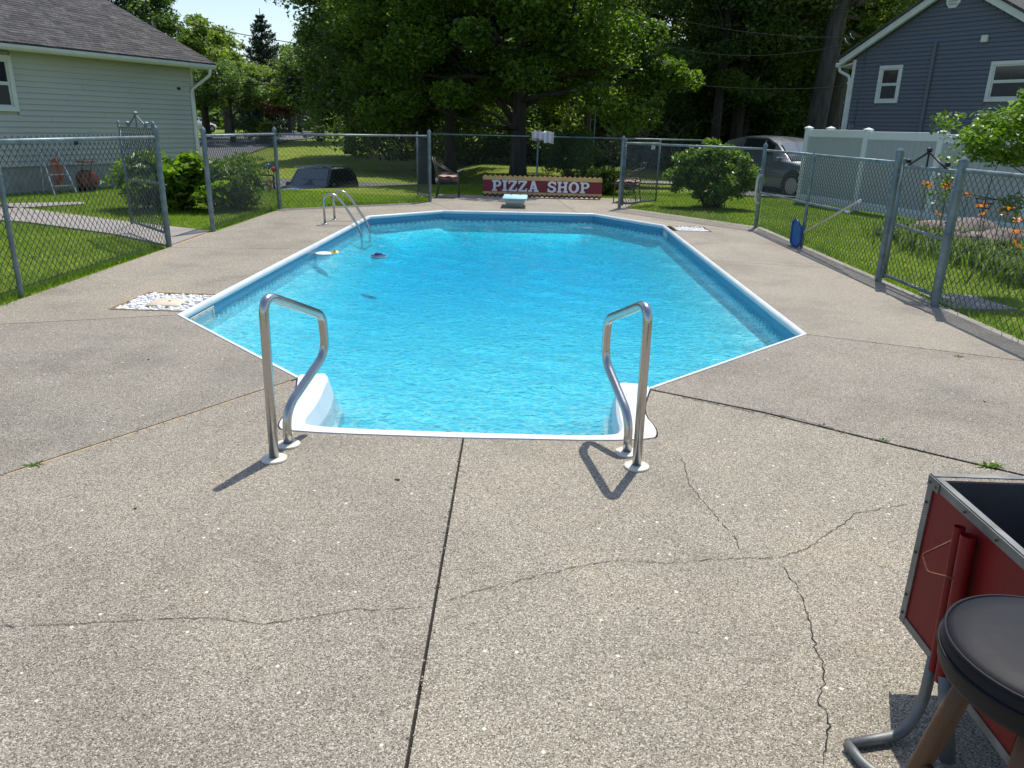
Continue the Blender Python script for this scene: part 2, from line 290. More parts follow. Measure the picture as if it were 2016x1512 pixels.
# ------------------------------------------------------------------ builders
class MB:
    def __init__(s): s.v = []; s.f = []; s.uv = None
    def add(s, vs, fs):
        o = len(s.v); s.v.extend(tuple(v) for v in vs); s.f.extend(tuple(i + o for i in f) for f in fs); return s
    def box(s, c, d, rz=0, bev=0):
        cx, cy, cz = c; hx, hy, hz = d[0] / 2, d[1] / 2, d[2] / 2; ca, sa = math.cos(rz), math.sin(rz)
        if bev <= 0:
            vs = [(x * hx, y * hy, z * hz) for z in (-1, 1) for x, y in ((-1, -1), (1, -1), (1, 1), (-1, 1))]
            fs = [(3, 2, 1, 0), (4, 5, 6, 7), (0, 1, 5, 4), (1, 2, 6, 5), (2, 3, 7, 6), (3, 0, 4, 7)]
        else:
            vs = []; e = bev
            ring = [(-hx + e, -hy), (hx - e, -hy), (hx, -hy + e), (hx, hy - e), (hx - e, hy), (-hx + e, hy), (-hx, hy - e), (-hx, -hy + e)]
            ins = [(x * (1 - e / max(hx, 1e-6)), y * (1 - e / max(hy, 1e-6))) for x, y in ring]
            for z, rr in ((-hz, ins), (-hz + e, ring), (hz - e, ring), (hz, ins)): vs += [(x, y, z) for x, y in rr]
            fs = [tuple(range(7, -1, -1)), tuple(range(24, 32))]
            for k in range(3):
                for i in range(8): j = (i + 1) % 8; fs.append((k * 8 + i, k * 8 + j, k * 8 + 8 + j, k * 8 + 8 + i))
        return s.add([(cx + x * ca - y * sa, cy + x * sa + y * ca, cz + z) for x, y, z in vs], fs)
    def tube(s, pts, r, n=8, caps=True, closed=False):
        pts = [Vector(p) for p in pts]; m = len(pts); rs = r if isinstance(r, (list, tuple)) else [r] * m
        vs = []; ref = None
        for i, p in enumerate(pts):
            if closed: t = pts[(i + 1) % m] - pts[i - 1]
            else: t = pts[min(i + 1, m - 1)] - pts[max(i - 1, 0)]
            if t.length < 1e-9: t = Vector((0, 0, 1))
            t.normalize()
            if ref is None: ref = Vector((0, 0, 1)) if abs(t.z) < .9 else Vector((1, 0, 0))
            a = (ref - ref.dot(t) * t)
            if a.length < 1e-4: a = Vector((0, 1, 0)) - t.y * t
            a.normalize(); ref = a; b = t.cross(a)
            for k in range(n):
                q = 2 * math.pi * k / n; vs.append(p + (a * math.cos(q) + b * math.sin(q)) * rs[i])
        fs = []
        for i in range(m if closed else m - 1):
            i2 = (i + 1) % m
            for k in range(n): k2 = (k + 1) % n; fs.append((i * n + k, i * n + k2, i2 * n + k2, i2 * n + k))
        if caps and not closed: fs += [tuple(range(n - 1, -1, -1)), tuple((m - 1) * n + k for k in range(n))]
        return s.add(vs, fs)
    def lathe(s, prof, c=(0, 0, 0), n=24, axis='z', sy=1.0):
        vs = []
        for r, z in prof:
            for k in range(n):
                q = 2 * math.pi * k / n; x, y = r * math.cos(q), r * math.sin(q) * sy
                vs.append((c[0] + x, c[1] + y, c[2] + z) if axis == 'z' else (c[0] + x, c[1] + z, c[2] + y))
        fs = [(i * n + k, i * n + (k + 1) % n, (i + 1) * n + (k + 1) % n, (i + 1) * n + k) for i in range(len(prof) - 1) for k in range(n)]
        fs += [tuple(range(n - 1, -1, -1)), tuple((len(prof) - 1) * n + k for k in range(n))]
        return s.add(vs, fs)
    def prism(s, poly, z0, z1):
        a = sum(poly[i][0] * poly[(i + 1) % len(poly)][1] - poly[(i + 1) % len(poly)][0] * poly[i][1] for i in range(len(poly)))
        if a < 0: poly = poly[::-1]
        n = len(poly)
        vs = [(x, y, z0) for x, y in poly] + [(x, y, z1) for x, y in poly]
        return s.add(vs, [tuple(range(n - 1, -1, -1)), tuple(range(n, 2 * n))] + [(i, (i + 1) % n, n + (i + 1) % n, n + i) for i in range(n)])
    def prismy(s, poly, y0, y1):   # polygon in (x, z), extruded along y
        a = sum(poly[i][0] * poly[(i + 1) % len(poly)][1] - poly[(i + 1) % len(poly)][0] * poly[i][1] for i in range(len(poly)))
        if a < 0: poly = poly[::-1]
        n = len(poly)
        vs = [(x, y0, z) for x, z in poly] + [(x, y1, z) for x, z in poly]
        return s.add(vs, [tuple(range(n)), tuple(range(2 * n - 1, n - 1, -1))] + [((i + 1) % n, i, n + i, n + (i + 1) % n) for i in range(n)])
    def mesh(s, name):
        me = bpy.data.meshes.new(name); me.from_pydata(s.v, [], s.f); me.update(); return me
    def build(s, name, mat, parent=None, smooth=False, off=(0, 0, 0)):
        if off != (0, 0, 0): s.v = [(x - off[0], y - off[1], z - off[2]) for x, y, z in s.v]
        return link(name, s.mesh(name), mat, parent, smooth)

def link(name, me, mat, parent=None, smooth=False, loc=None):
    o = bpy.data.objects.new(name, me); col.objects.link(o)
    if mat is not None and not me.materials: me.materials.append(mat if not isinstance(mat, str) else M[mat])
    if smooth is True: me.polygons.foreach_set('use_smooth', [True] * len(me.polygons))
    elif smooth == 'auto':
        me.polygons.foreach_set('use_smooth', [True] * len(me.polygons)); me.set_sharp_from_angle(angle=R(38))
    if parent is not None: o.parent = parent
    if loc is not None: o.location = loc
    return o
def tag(o, label=None, cat=None, group=None, kind=None):
    for k, v in (('label', label), ('category', cat), ('group', group), ('kind', kind)):
        if v: o[k] = v
    return o
def thing(name, label, cat, loc=(0, 0, 0), rz=0, group=None):
    o = bpy.data.objects.new(name, None); col.objects.link(o); o.location = loc; o.rotation_euler = (0, 0, rz)
    return tag(o, label, cat, group)
def struct(o): return tag(o, kind='structure')
def stuff(o): return tag(o, kind='stuff')
def copy_tree(o, parent=None):
    c = o.copy(); col.objects.link(c); c.parent = parent
    for ch in list(o.children): copy_tree(ch, c)
    return c
def np_mesh(name, verts, quads=None, tris=None):
    me = bpy.data.meshes.new(name); faces = quads if quads is not None else tris; k = faces.shape[1]
    me.vertices.add(len(verts)); me.vertices.foreach_set('co', verts.astype(np.float32).ravel())
    me.loops.add(faces.size); me.loops.foreach_set('vertex_index', faces.astype(np.int32).ravel())
    me.polygons.add(len(faces)); me.polygons.foreach_set('loop_start', (np.arange(len(faces)) * k).astype(np.int32))
    me.update(calc_edges=True); me.validate(); return me

# ------------------------------------------------------------------ terrain
def sstep(a, b, x):
    t = np.clip((x - a) / (b - a), 0, 1); return t * t * (3 - 2 * t)
def ground(x, y):
    x = np.asarray(x, float); y = np.asarray(y, float)
    q = x / np.maximum(y, 1)
    crest = 19.3 + np.clip(x + 7.4, 0, 4) * 1.05
    m = sstep(crest, crest + 4.2, y) * (1 - sstep(-.165, -.06, q)) * sstep(-.62, -.40, q)
    z = -0.02 + m * np.interp(y, [23, 31, 33.5, 36, 60], [-1.75, -1.75, -1.08, -.95, 0])
    z = z + 0.30 * sstep(35, 62, y) * (1 - sstep(-.1, .05, q))
    z = z + 0.05 * sstep(14, 22, y) * (1 - sstep(-9.5, -8, x))
    z = z - 0.03 * np.sin(x * .35) * np.sin(y * .27) * sstep(8, 20, np.abs(x) + np.maximum(y - 18, 0))
    return z
gx = np.unique(np.concatenate([np.arange(-20, 20.1, .5), -20 - np.cumsum(np.linspace(.6, 9, 40)), 20 + np.cumsum(np.linspace(.6, 9, 40))]))
gy = np.unique(np.concatenate([np.arange(-6, 46, .5), 45.5 + np.cumsum(np.linspace(.6, 9, 60)), -6 - np.cumsum(np.linspace(1, 6, 10))]))
XX, YY = np.meshgrid(gx, gy); ZZ = ground(XX, YY)
nx, ny = len(gx), len(gy)
idx = np.arange(nx * ny).reshape(ny, nx)
Q = np.stack([idx[:-1, :-1], idx[:-1, 1:], idx[1:, 1:], idx[1:, :-1]], -1).reshape(-1, 4)
cxm = (XX[:-1, :-1] + XX[1:, 1:]).ravel() / 2; cym = (YY[:-1, :-1] + YY[1:, 1:]).ravel() / 2
keep = ~((cxm > -4.5) & (cxm < 3.8) & (cym > -3) & (cym < 17.3))
tv = np.stack([XX.ravel(), YY.ravel(), ZZ.ravel()], -1)
struct(link('lawn_ground', np_mesh('lawn_ground', tv, quads=Q[keep]), 'lawn', smooth=True))

def drape(name, quadpts, mat, nu=24, nv=4, dz=.03, kind='structure'):
    """sheet laid over the ground between two polylines (left, right)"""
    Lp, Rp = quadpts
    def res(P, n):
        P = np.array(P, float); d = np.r_[0, np.cumsum(np.linalg.norm(np.diff(P, axis=0), axis=1))]; t = np.linspace(0, d[-1], n)
        return np.stack([np.interp(t, d, P[:, 0]), np.interp(t, d, P[:, 1])], -1)
    A, B = res(Lp, nu), res(Rp, nu); t = np.linspace(0, 1, nv)[None, :, None]
    G = A[:, None] * (1 - t) + B[:, None] * t; z = ground(G[..., 0], G[..., 1]) + dz
    V = np.concatenate([G, z[..., None]], -1).reshape(-1, 3); I = np.arange(nu * nv).reshape(nu, nv)
    q = np.stack([I[:-1, :-1], I[:-1, 1:], I[1:, 1:], I[1:, :-1]], -1).reshape(-1, 4)
    return tag(link(name, np_mesh(name, V, quads=q), mat, smooth=True), kind=kind)
drape('road', ([(-25, 30), (-27.5, 75), (-43, 125), (-90, 200), (-133, 240)], [(-16.7, 30), (-17, 40), (-20, 75), (-33, 120), (-76, 200), (-118, 260)]), 'asphalt', 90, 7, .06)
drape('driveway', ([(-19, 28), (-10, 27), (-5, 29.5), (-3.4, 31.8)], [(-19, 36.5), (-10, 36.3), (-5, 36.2), (-3.2, 36.2)]), 'asphalt', 50, 10, .05)
drape('far_path', ([(3.2, 25.9), (9.5, 26.4)], [(3.2, 27.0), (9.5, 28.5)]), 'path', 16, 4, .04)
drape('neighbour_driveway', ([(5.5, 21.6), (14, 20.6)], [(5.8, 27), (15, 26)]), 'asphalt', 24, 10, .05)

# grass blades
def in_poly(px, py, poly):
    c = np.zeros(len(px), bool); n = len(poly)
    for i in range(n):
        x0, y0 = poly[i]; x1, y1 = poly[(i + 1) % n]
        cond = ((y0 > py) != (y1 > py)); c ^= cond & (px < (x1 - x0) * (py - y0) / ((y1 - y0) or 1e-9) + x0)
    return c
PATHS = [[(-5.0, 10.4), (-5.06, 12.05), (-6.76, 12.75), (-9.7, 14.45), (-12.5, 15.9), (-12.5, 14.8), (-9.0, 12.65), (-8.31, 12.45), (-6.38, 11.4)],
         [(-10.6, 15.1), (-9.3, 15.8), (-9.05, 15.4), (-9.9, 14.3)]]
def blades(name, polys, dens, hgt, wid, seed, avoid=()):
    rg = np.random.default_rng(seed); P = []
    for poly in polys:
        a = np.array(poly); lo, hi = a.min(0), a.max(0); n = int((hi - lo).prod() * dens)
        p = rg.uniform(lo, hi, (n, 2)); k = in_poly(p[:, 0], p[:, 1], poly)
        for av in avoid: k &= ~in_poly(p[:, 0], p[:, 1], av)
        P.append(p[k])
    P = np.concatenate(P); n = len(P); z = ground(P[:, 0], P[:, 1])
    th = rg.uniform(0, 2 * np.pi, n); h = hgt * rg.uniform(.5, 1.3, n); w = wid * rg.uniform(.6, 1.3, n); ln = rg.normal(0, .45, (n, 2)) * h[:, None]
    base = np.stack([P[:, 0], P[:, 1], z - .01], -1); d = np.stack([np.cos(th), np.sin(th), np.zeros(n)], -1) * w[:, None] / 2
    tip = base + np.concatenate([ln, h[:, None]], -1)
    V = np.stack([base - d, base + d, tip], 1).reshape(-1, 3)
    return stuff(link(name, np_mesh(name, V, tris=np.arange(3 * n).reshape(n, 3)), 'grass_blade'))
LFT = [[(-4.9, 3), (-4.9, 6.67), (-5.05, 10.35), (-7.2, 12.0), (-12.5, 14.7), (-12.5, 3)], [(-5.12, 12.02), (-5.2, 15.5), (-2.45, 17.85), (-2.6, 19.0), (-7.5, 20.5), (-11.3, 19.5), (-12.6, 16), (-9.2, 14.35)]]
blades('lawn_grass', LFT, 1500, .05, .010, 3, PATHS)
blades('lawn_grass', [[(4.3, 5), (4.28, 14.4), (2.0, 17.5), (2.9, 19), (2.3, 20), (-2.6, 20), (-2.6, 22.5), (8, 22.5), (8.8, 14), (7, 5)]], 1300, .05, .011, 4,
       [[(4.3, 7.7), (5.0, 7.75), (4.9, 8.5), (4.3, 8.6)]])
# ragged taller fringe along the deck edges
def fringe(name, pts, dens, seed, spread=.07):
    rg = np.random.default_rng(seed); V = []
    for (x0, y0), (x1, y1) in zip(pts[:-1], pts[1:]):
        n = int(math.hypot(x1 - x0, y1 - y0) * dens); t = rg.uniform(0, 1, n)
        b = np.stack([x0 + (x1 - x0) * t + rg.normal(0, spread, n), y0 + (y1 - y0) * t + rg.normal(0, spread, n), np.full(n, -.02)], -1)
        h = rg.uniform(.03, .10, n); th = rg.uniform(0, 6.28, n); d = np.stack([np.cos(th), np.sin(th), th * 0], -1) * .006
        tip = b + np.stack([rg.normal(0, .5, n) * h, rg.normal(0, .5, n) * h, h], -1); V.append(np.stack([b - d, b + d, tip], 1))
    V = np.concatenate(V).reshape(-1, 3)
    return stuff(link(name, np_mesh(name, V, tris=np.arange(len(V)).reshape(-1, 3)), 'grass_blade'))
fringe('edge_grass', [(-4.97, 3), (-4.98, 6.67), (-5.1, 10.3)], 260, 5)
fringe('edge_grass', [(-5.2, 12.1), (-5.25, 15.6), (-2.5, 17.95)], 220, 6)
fringe('edge_grass', [(4.36, 5), (4.34, 14.5), (2.1, 17.5)], 160, 7)

# ------------------------------------------------------------------ pool deck
def chaikin(P, n=2):
    for _ in range(n):
        o = [P[0]]
        for a, b in zip(P[:-1], P[1:]): o += [(a[0] * .75 + b[0] * .25, a[1] * .75 + b[1] * .25), (a[0] * .25 + b[0] * .75, a[1] * .25 + b[1] * .75)]
        P = o + [P[-1]]
    return P
P_L = chaikin([(-0.36, 3.925), (-1.37, 3.93), (-1.45, 4.03), (-1.445, 4.35), (-1.58, 4.88)])
P_R = chaikin([(0.815, 4.88), (0.70, 4.42), (0.76, 4.12), (0.70, 3.96), (-.36, 3.925)])
POOL = [(-1.58, 4.88), (-3.155, 6.54), (-3.155, 14.6), (-1.9, 15.95), (1.22, 16.10), (2.40, 14.35), (2.395, 6.5), (0.815, 4.88)]
slabs = [
 ('deck', P_L[:-1] + [(-1.566, 4.872), (-4.836, -.558), (-4.85, -4), (-.16, -4)]),
 ('deck', [(-1.58, 4.88), (-4.85, -.55), (-4.85, 5.89), (-3.155, 6.54)]),
 ('deck', [(-3.155, 6.54), (-4.85, 5.89), (-4.86, 6.7), (-4.97, 10.27), (-3.155, 10.46), (-3.155, 7.45), (-3.87, 7.45), (-3.84, 6.67), (-3.155, 6.67)]),
 ('deck', [(-3.155, 10.46), (-4.97, 10.27), (-5.1, 15.5), (-2.4, 17.75), (-1.67, 15.962), (-1.9, 15.95), (-3.155, 14.6)]),
 ('deck_far', [(-1.67, 15.962), (-2.4, 17.75), (-2.55, 19.9), (.5, 19.9), (.66, 17.99), (.9, 16.085)]),
 ('deck_far', [(.9, 16.085), (.66, 17.99), (.5, 19.9), (2.75, 19.9), (2.0, 17.4), (4.08, 14.44), (4.1, 10.0), (2.398, 10.4), (2.4, 13.55), (3.1, 13.55), (3.1, 14.25), (2.4, 14.25), (2.40, 14.35), (1.22, 16.10)]),
 ('deck_far', [(2.398, 10.4), (4.1, 10.0), (4.13, 5.75), (2.395, 6.5)]),
 ('deck', [(2.395, 6.5), (4.13, 5.75), (4.13, 2.55), (2.58, 3.68), (2.03, 4.07), (1.46, 4.51), (.815, 4.88)]),
 ('deck', [(.806, 4.868), (1.452, 4.497), (2.021, 4.057), (2.571, 3.667), (4.12, 2.536), (4.13, -4), (-.16, -4)] + P_R[:0:-1]),
]
def inset(poly, d):
    a = sum(poly[i][0] * poly[(i + 1) % len(poly)][1] - poly[(i + 1) % len(poly)][0] * poly[i][1] for i in range(len(poly)))
    if a < 0: poly = poly[::-1]
    n = len(poly); out = []
    for i in range(n):
        p0, p1, p2 = (Vector(poly[(i + k) % n]) for k in (-1, 0, 1))
        a = (p1 - p0).normalized(); b = (p2 - p1).normalized(); na = Vector((-a.y, a.x)); nb = Vector((-b.y, b.x)); m = na + nb
        m = m / max(m.dot(na), .35); out.append((p1.x + m.x * d, p1.y + m.y * d))
    return out
deck = struct(thing('pool_deck', 'exposed aggregate concrete pool deck of joined slabs', None))
for mt, poly in slabs: MB().prism(inset(poly, .006), -.12, 0).build('slab', mt, deck)
def ribbon(pts, w, z0, z1):
    mb = MB()
    for (x0, y0), (x1, y1) in zip(pts[:-1], pts[1:]):
        d = Vector((x1 - x0, y1 - y0)); l = d.length; d /= l; n = Vector((-d.y, d.x)) * w / 2; e = d * .002
        mb.prism([(x0 - e.x + n.x, y0 - e.y + n.y), (x0 - e.x - n.x, y0 - e.y - n.y), (x1 + e.x - n.x, y1 + e.y - n.y), (x1 + e.x + n.x, y1 + e.y + n.y)], z0, z1)
    return mb
for pts in ([(-.36, 3.9), (-.16, -4)], [(-3.17, 6.53), (-4.85, 5.89)], [(-3.17, 10.46), (-4.97, 10.27)], [(-1.67, 15.98), (-2.4, 17.75)],
            [(.9, 16.1), (.66, 17.99), (.5, 19.9)], [(2.42, 10.4), (4.1, 10.0)], [(2.42, 6.49), (4.13, 5.75)]):
    ribbon(pts, .05, -.07, -.022).build('joint_filler', 'joint', deck)
ribbon([(-1.6, 4.85), (-4.85, -.55)], .05, -.07, -.03).build('joint_filler', 'joint', deck)
ribbon([(-1.603, 4.82), (-4.835, -.545)], .016, -.03, -.001).build('expansion_strip', 'wood_strip', deck)
ribbon([(.83, 4.87), (1.46, 4.51), (2.03, 4.07), (2.58, 3.68), (4.13, 2.55)], .06, -.07, -.022).build('joint_filler', 'joint', deck)
# a raised lip beside the right joint, the edge of the sunken slab
ribbon([(.86, 4.84), (1.458, 4.502), (2.027, 4.062), (2.577, 3.672), (4.1, 2.56)], .008, -.02, .002).build('joint_sealant', 'joint', deck)
def crack(pts, w, seed):
    rg = random.Random(seed); P = []
    for (x0, y0), (x1, y1) in zip(pts[:-1], pts[1:]):
        n = max(3, int(math.hypot(x1 - x0, y1 - y0) / .022))
        for k in range(n):
            t = k / n; j = .008
            P.append((x0 + (x1 - x0) * t + rg.uniform(-j, j), y0 + (y1 - y0) * t + rg.uniform(-j, j)))
    P.append(pts[-1]); L = []; Rr = []
    for i in range(len(P)):
        a = Vector(P[min(i + 1, len(P) - 1)]) - Vector(P[max(i - 1, 0)]); a.normalize(); ww = w * rg.uniform(.3, 1.1) * (1 if 2 < i < len(P) - 3 else .3)
        L.append((P[i][0] - a.y * ww / 2, P[i][1] + a.x * ww / 2, .003)); Rr.append((P[i][0] + a.y * ww / 2, P[i][1] - a.x * ww / 2, .003))
    n = len(P); return MB().add(L + Rr, [(i, n + i, n + i + 1, i + 1) for i in range(n - 1)]).build('crack', 'joint', deck)
crack([(-1.95, 2.14), (-1.78, 2.14), (-1.55, 2.17), (-1.14, 2.23), (-0.88, 2.21), (-0.6, 2.31), (-0.345, 2.34)], .0035, 1)
crack([(-0.32, 2.36), (-0.15, 2.47), (0.1, 2.59), (0.34, 2.7), (0.61, 2.7), (0.89, 2.76), (1.03, 2.76), (1.22, 2.88), (1.53, 3.19), (1.85, 3.31)], .0032, 2)
crack([(0.83, 3.8), (0.8, 3.45), (0.85, 3.14), (0.9, 2.96), (0.9, 2.77)], .0035, 3)
crack([(1.03, 2.755), (1.05, 2.58), (1.04, 2.45), (1.01, 2.27), (0.98, 2.06), (0.92, 1.94), (0.92, 1.85), (0.84, 1.68)], .005, 4)
crack([(0.96, 4.75), (1.31, 4.54), (1.62, 4.42), (1.85, 4.21)], .006, 5)
crack([(0.78, 4.86), (0.96, 4.79)], .004, 8)
# small debris and dark spots
mb = MB(); rg = random.Random(11)
for k in range(16):
    x, y = rg.uniform(-4.2, 3.6), rg.uniform(1.2, 9)
    if in_poly(np.array([x]), np.array([y]), POOL)[0] or (-1.7 < x < 1 and 3.8 < y < 5): continue
    s = rg.uniform(.003, .011); a = rg.uniform(0, 3); mb.box((x, y, .003), (s * 2.2, s, .004), a)
stuff(mb.build('leaf_litter', 'soil'))
mb = MB()
for pts, n_ in (([(-.36, 3.9), (-.16, -4)], 160), ([(.83, 4.87), (2.03, 4.07), (4.1, 2.56)], 260), ([(-1.6, 4.84), (-4.83, -.53)], 200), ([(2.41, 6.49), (4.1, 5.77)], 60)):
    for k in range(n_):
        i = rg.randrange(len(pts) - 1); t = rg.random(); x = pts[i][0] + (pts[i + 1][0] - pts[i][0]) * t + rg.gauss(0, .008); y = pts[i][1] + (pts[i + 1][1] - pts[i][1]) * t + rg.gauss(0, .008)
        q = rg.uniform(.0015, .005); mb.box((x, y, q * .5 + .0005), (q * 1.6, q, q), rg.uniform(0, 3))
stuff(mb.build('joint_grit', 'kerb'))
# kerb strips beyond the slabs
kerb = struct(thing('mow_strip', 'grey concrete mowing strip under the right fence', None))
for a, b in (((4.20, -4), (4.20, 5.8)), ((4.20, 5.8), (4.185, 10.1)), ((4.18, 10.1), (4.155, 14.48)), ((4.14, 14.52), (2.02, 17.48))):
    ribbon([a, b], .13, -.1, -.006).build('kerb_piece', 'kerb', kerb)
path = struct(thing('garden_path', 'concrete garden path leading left from the open gate', None))
for poly in ([(-5.02, 10.42), (-5.08, 12.0), (-6.7, 12.75), (-6.32, 11.38)], [(-6.33, 11.39), (-6.71, 12.76), (-9.7, 14.42), (-8.98, 12.66), (-8.31, 12.45)], [(-8.99, 12.67), (-9.71, 14.43), (-12.5, 15.9), (-12.5, 14.8)], PATHS[1]):
    MB().prism(inset(poly, .006), -.15, .006).build('slab', 'path', path)
ribbon([(-5.01, 10.46), (-5.06, 11.96)], .045, -.05, -.008).build('edge_board', 'wood_strip', path)
MB().prism([(4.32, 7.75), (4.98, 7.8), (4.85, 8.5), (4.32, 8.55)], -.1, .0).build('stepping_slab', 'path', struct(thing('gate_step', 'small concrete landing outside the right gate', None)))

# weeds in the joints
def weed(loc, s, label, seed, n=26):
    rg = random.Random(seed); mb = MB()
    for k in range(n):
        a = rg.uniform(0, 6.28); l = s * rg.uniform(.5, 1.2); up = rg.uniform(.15, .6); w = s * .09
        d = Vector((math.cos(a), math.sin(a) * .6, up)) * l; n_ = Vector((-math.sin(a), math.cos(a), 0)) * w
        b = Vector((rg.uniform(-s, s) * .5, rg.uniform(-s, s) * .2, -.01)); m_ = b + d * .55 + Vector((0, 0, .1 * l)); t = b + d
        mb.add([b, m_ - n_, t, m_ + n_], [(0, 1, 2, 3)])
    o = mb.build('weed', 'bush_leaf', None); o.location = loc; tag(o, label, 'weed', 'weeds growing in the deck joints'); return o
weed((2.46, 3.77, 0), .07, 'spiky green weed growing from the right joint behind the red box', 1, 34)
weed((2.02, 4.09, 0), .045, 'small low weed farther along the right joint towards the pool', 2)
weed((-2.47, 3.40, 0), .05, 'small weed beside the wooden strip of the left joint', 3)
weed((3.4, 5.92, 0), .05, 'tiny weed in the joint near the right fence line', 4)
weed((-5.1, 10.15, 0), .10, 'green weed at the foot of the left open gate post', 5, 40)

# ------------------------------------------------------------------ pool shell
pool = struct(thing('pool_basin', 'vinyl lined in-ground pool with white coping', None))
def offs(poly, d): return inset(poly, d)      # inward for these clockwise/ccw polygons
def is_ccw(poly): return sum(poly[i][0] * poly[(i + 1) % len(poly)][1] - poly[(i + 1) % len(poly)][0] * poly[i][1] for i in range(len(poly))) > 0
PC = POOL if is_ccw(POOL) else POOL[::-1]
# coping: bull-nosed white profile along every side except the step opening
prof = [(-.004, -.03), (-.004, .006), (.012, .008), (.028, .001), (.040, -.012), (.044, -.032), (.040, -.050), (.028, -.058)]
rings = [[(x, y) for x, y in inset(PC, d)] for d, z in prof]
def coping_piece(i, t0, t1, i2=None):
    mb = MB(); vs = []
    for t in (t0, t1):
        for k, (d, z) in enumerate(prof):
            a = rings[k][i]; b = rings[k][(i + 1) % len(PC)]
            vs.append((a[0] + (b[0] - a[0]) * t, a[1] + (b[1] - a[1]) * t, z))
    n = len(prof); mb.add(vs, [(k, k + 1, n + k + 1, n + k) for k in range(n - 1)] + [tuple(range(n)), tuple(range(2 * n - 1, n - 1, -1))])
    return mb.build('coping_piece', 'coping', pool, 'auto')
for i in range(len(PC)):
    a, b = PC[i], PC[(i + 1) % len(PC)]; Ls = math.hypot(b[0] - a[0], b[1] - a[1])
    if abs(a[1] - 4.88) < .01 and abs(b[1] - 4.88) < .01: continue
    cuts = [0, 1]
    if Ls > 7: cuts = [0, .085, .49, .935, 1] if a[0] > 0 else [0, .08, .47, .92, 1]
    elif Ls > 3: cuts = [0, .5, 1]
    for c0, c1 in zip(cuts[:-1], cuts[1:]):
        g_ = .0016 / Ls; coping_piece(i, c0 + (g_ if c0 else 0), c1 - (g_ if c1 < 1 else 0))
# liner walls with uv (u along the wall, v height)
WALLD = .032
wr = inset(PC, WALLD)
def depth(y): return -.50 - .30 * float(sstep(5.5, 13, y)) + .12 * float(sstep(13.2, 15.9, y))  # shallower than a real basin, so sun reaches the far floor
vs, fs, uvs, u = [], [], [], 0
me = bpy.data.meshes.new('liner_wall')
for i in range(len(PC)):
    a, b = wr[i], wr[(i + 1) % len(PC)]; Ls = math.hypot(b[0] - a[0], b[1] - a[1])
    top = -.055
    if abs(a[1] - 4.88) < .05 and abs(b[1] - 4.88) < .05: u += Ls; continue
    o = len(vs)
    for (x, y, uu) in ((a[0], a[1], u), (b[0], b[1], u + Ls)):
        for z in (top, -.5, -2.5): vs.append((x, y, z)); uvs.append((uu, z))
    fs += [(o, o + 1, o + 4, o + 3), (o + 1, o + 2, o + 5, o + 4)]; u += Ls
# narrow wall returns beside the step opening
me.from_pydata(vs, [], fs); uvl = me.uv_layers.new(name='uv')
for lp in me.loops: uvl.data[lp.index].uv = uvs[lp.vertex_index]
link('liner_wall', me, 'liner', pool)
# floor: fine grid, shaped shallow and rising at the walls to stay sunlit
fyy = np.linspace(4.75, 16.15, 92); fxx = np.linspace(-3.16, 2.41, 47)
def wall_dist(x, y):
    d = 9.0
    for i in range(len(PC)):
        (ax, ay), (bx_, by_) = PC[i], PC[(i + 1) % len(PC)]
        if abs(ay - 4.88) < .01 and abs(by_ - 4.88) < .01: continue
        L_ = math.hypot(bx_ - ax, by_ - ay); d = min(d, -(x - ax) * (by_ - ay) / L_ + (y - ay) * (bx_ - ax) / L_)
    return d
V = []; F = []; nf = len(fxx)
for y in fyy:
    for x in fxx:
        q = max(0.0, min(1.0, wall_dist(x, y) / 1.25)); V.append((x, y, depth(y) + (-.28 - depth(y)) * (1 - q) ** 1.8))
for j in range(len(fyy) - 1):
    for i in range(nf - 1): F.append((nf * j + i, nf * j + i + 1, nf * j + nf + i + 1, nf * j + nf + i))
me = bpy.data.meshes.new('liner_floor'); me.from_pydata(V, [], F); uvl = me.uv_layers.new(name='uv')
for lp in me.loops: uvl.data[lp.index].uv = (V[lp.vertex_index][0], -3.0)
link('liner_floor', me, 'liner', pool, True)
# step inlet: flange, shell, treads
st = MB()
fl_out = [(-1.58, 4.955)] + [(x + .004, y + .004) for x, y in P_L[::-1]] + [(x - .004, y + .004) for x, y in P_R[::-1][1:]] + [(.80, 4.965)]
IN_L = chaikin([(-.36, 3.995), (-1.25, 4.00), (-1.345, 4.12), (-1.335, 4.42), (-1.40, 4.93)]); IN_R = chaikin([(.61, 4.93), (.555, 4.42), (.56, 4.10), (.46, 4.005), (-.36, 3.995)])
fl_in = [(-1.42, 4.985)] + IN_L[::-1] + IN_R[::-1][1:] + [(.63, 4.985)]
n = len(fl_out); vs = []
for (x, y) in fl_out: vs.append((x, y, -.06))
for (x, y) in fl_out: vs.append((x, y, .004))
for (x, y) in fl_in: vs.append((x, y, .006))
for i, (x, y) in enumerate(fl_in):
    cx_, cy_ = -.36, 4.6; dx_, dy_ = cx_ - x, max(0, 4.35 - y); k_ = .018 / max(.1, math.hypot(dx_, dy_)); vs.append((x + dx_ * k_ * (1 if dy_ < .33 else .6), y + (.014 if dy_ > .2 else 0), -.016))
st.add(vs, [(k * n + i, k * n + i + 1, (k + 1) * n + i + 1, (k + 1) * n + i) for k in range(3) for i in range(n - 1)])
st.build('step_flange', 'white_pl', pool, 'auto')
sh = MB(); ins = [vs[3 * n + i] for i in range(n)]
LO_L = chaikin([(-.36, 4.06), (-1.12, 4.06), (-1.22, 4.17), (-1.22, 4.44), (-1.28, 4.94)]); LO_R = chaikin([(.52, 4.94), (.47, 4.44), (.47, 4.16), (.38, 4.06), (-.36, 4.06)])
low = [(-1.28, 5.0)] + LO_L[::-1] + LO_R[::-1][1:] + [(.53, 5.0)]
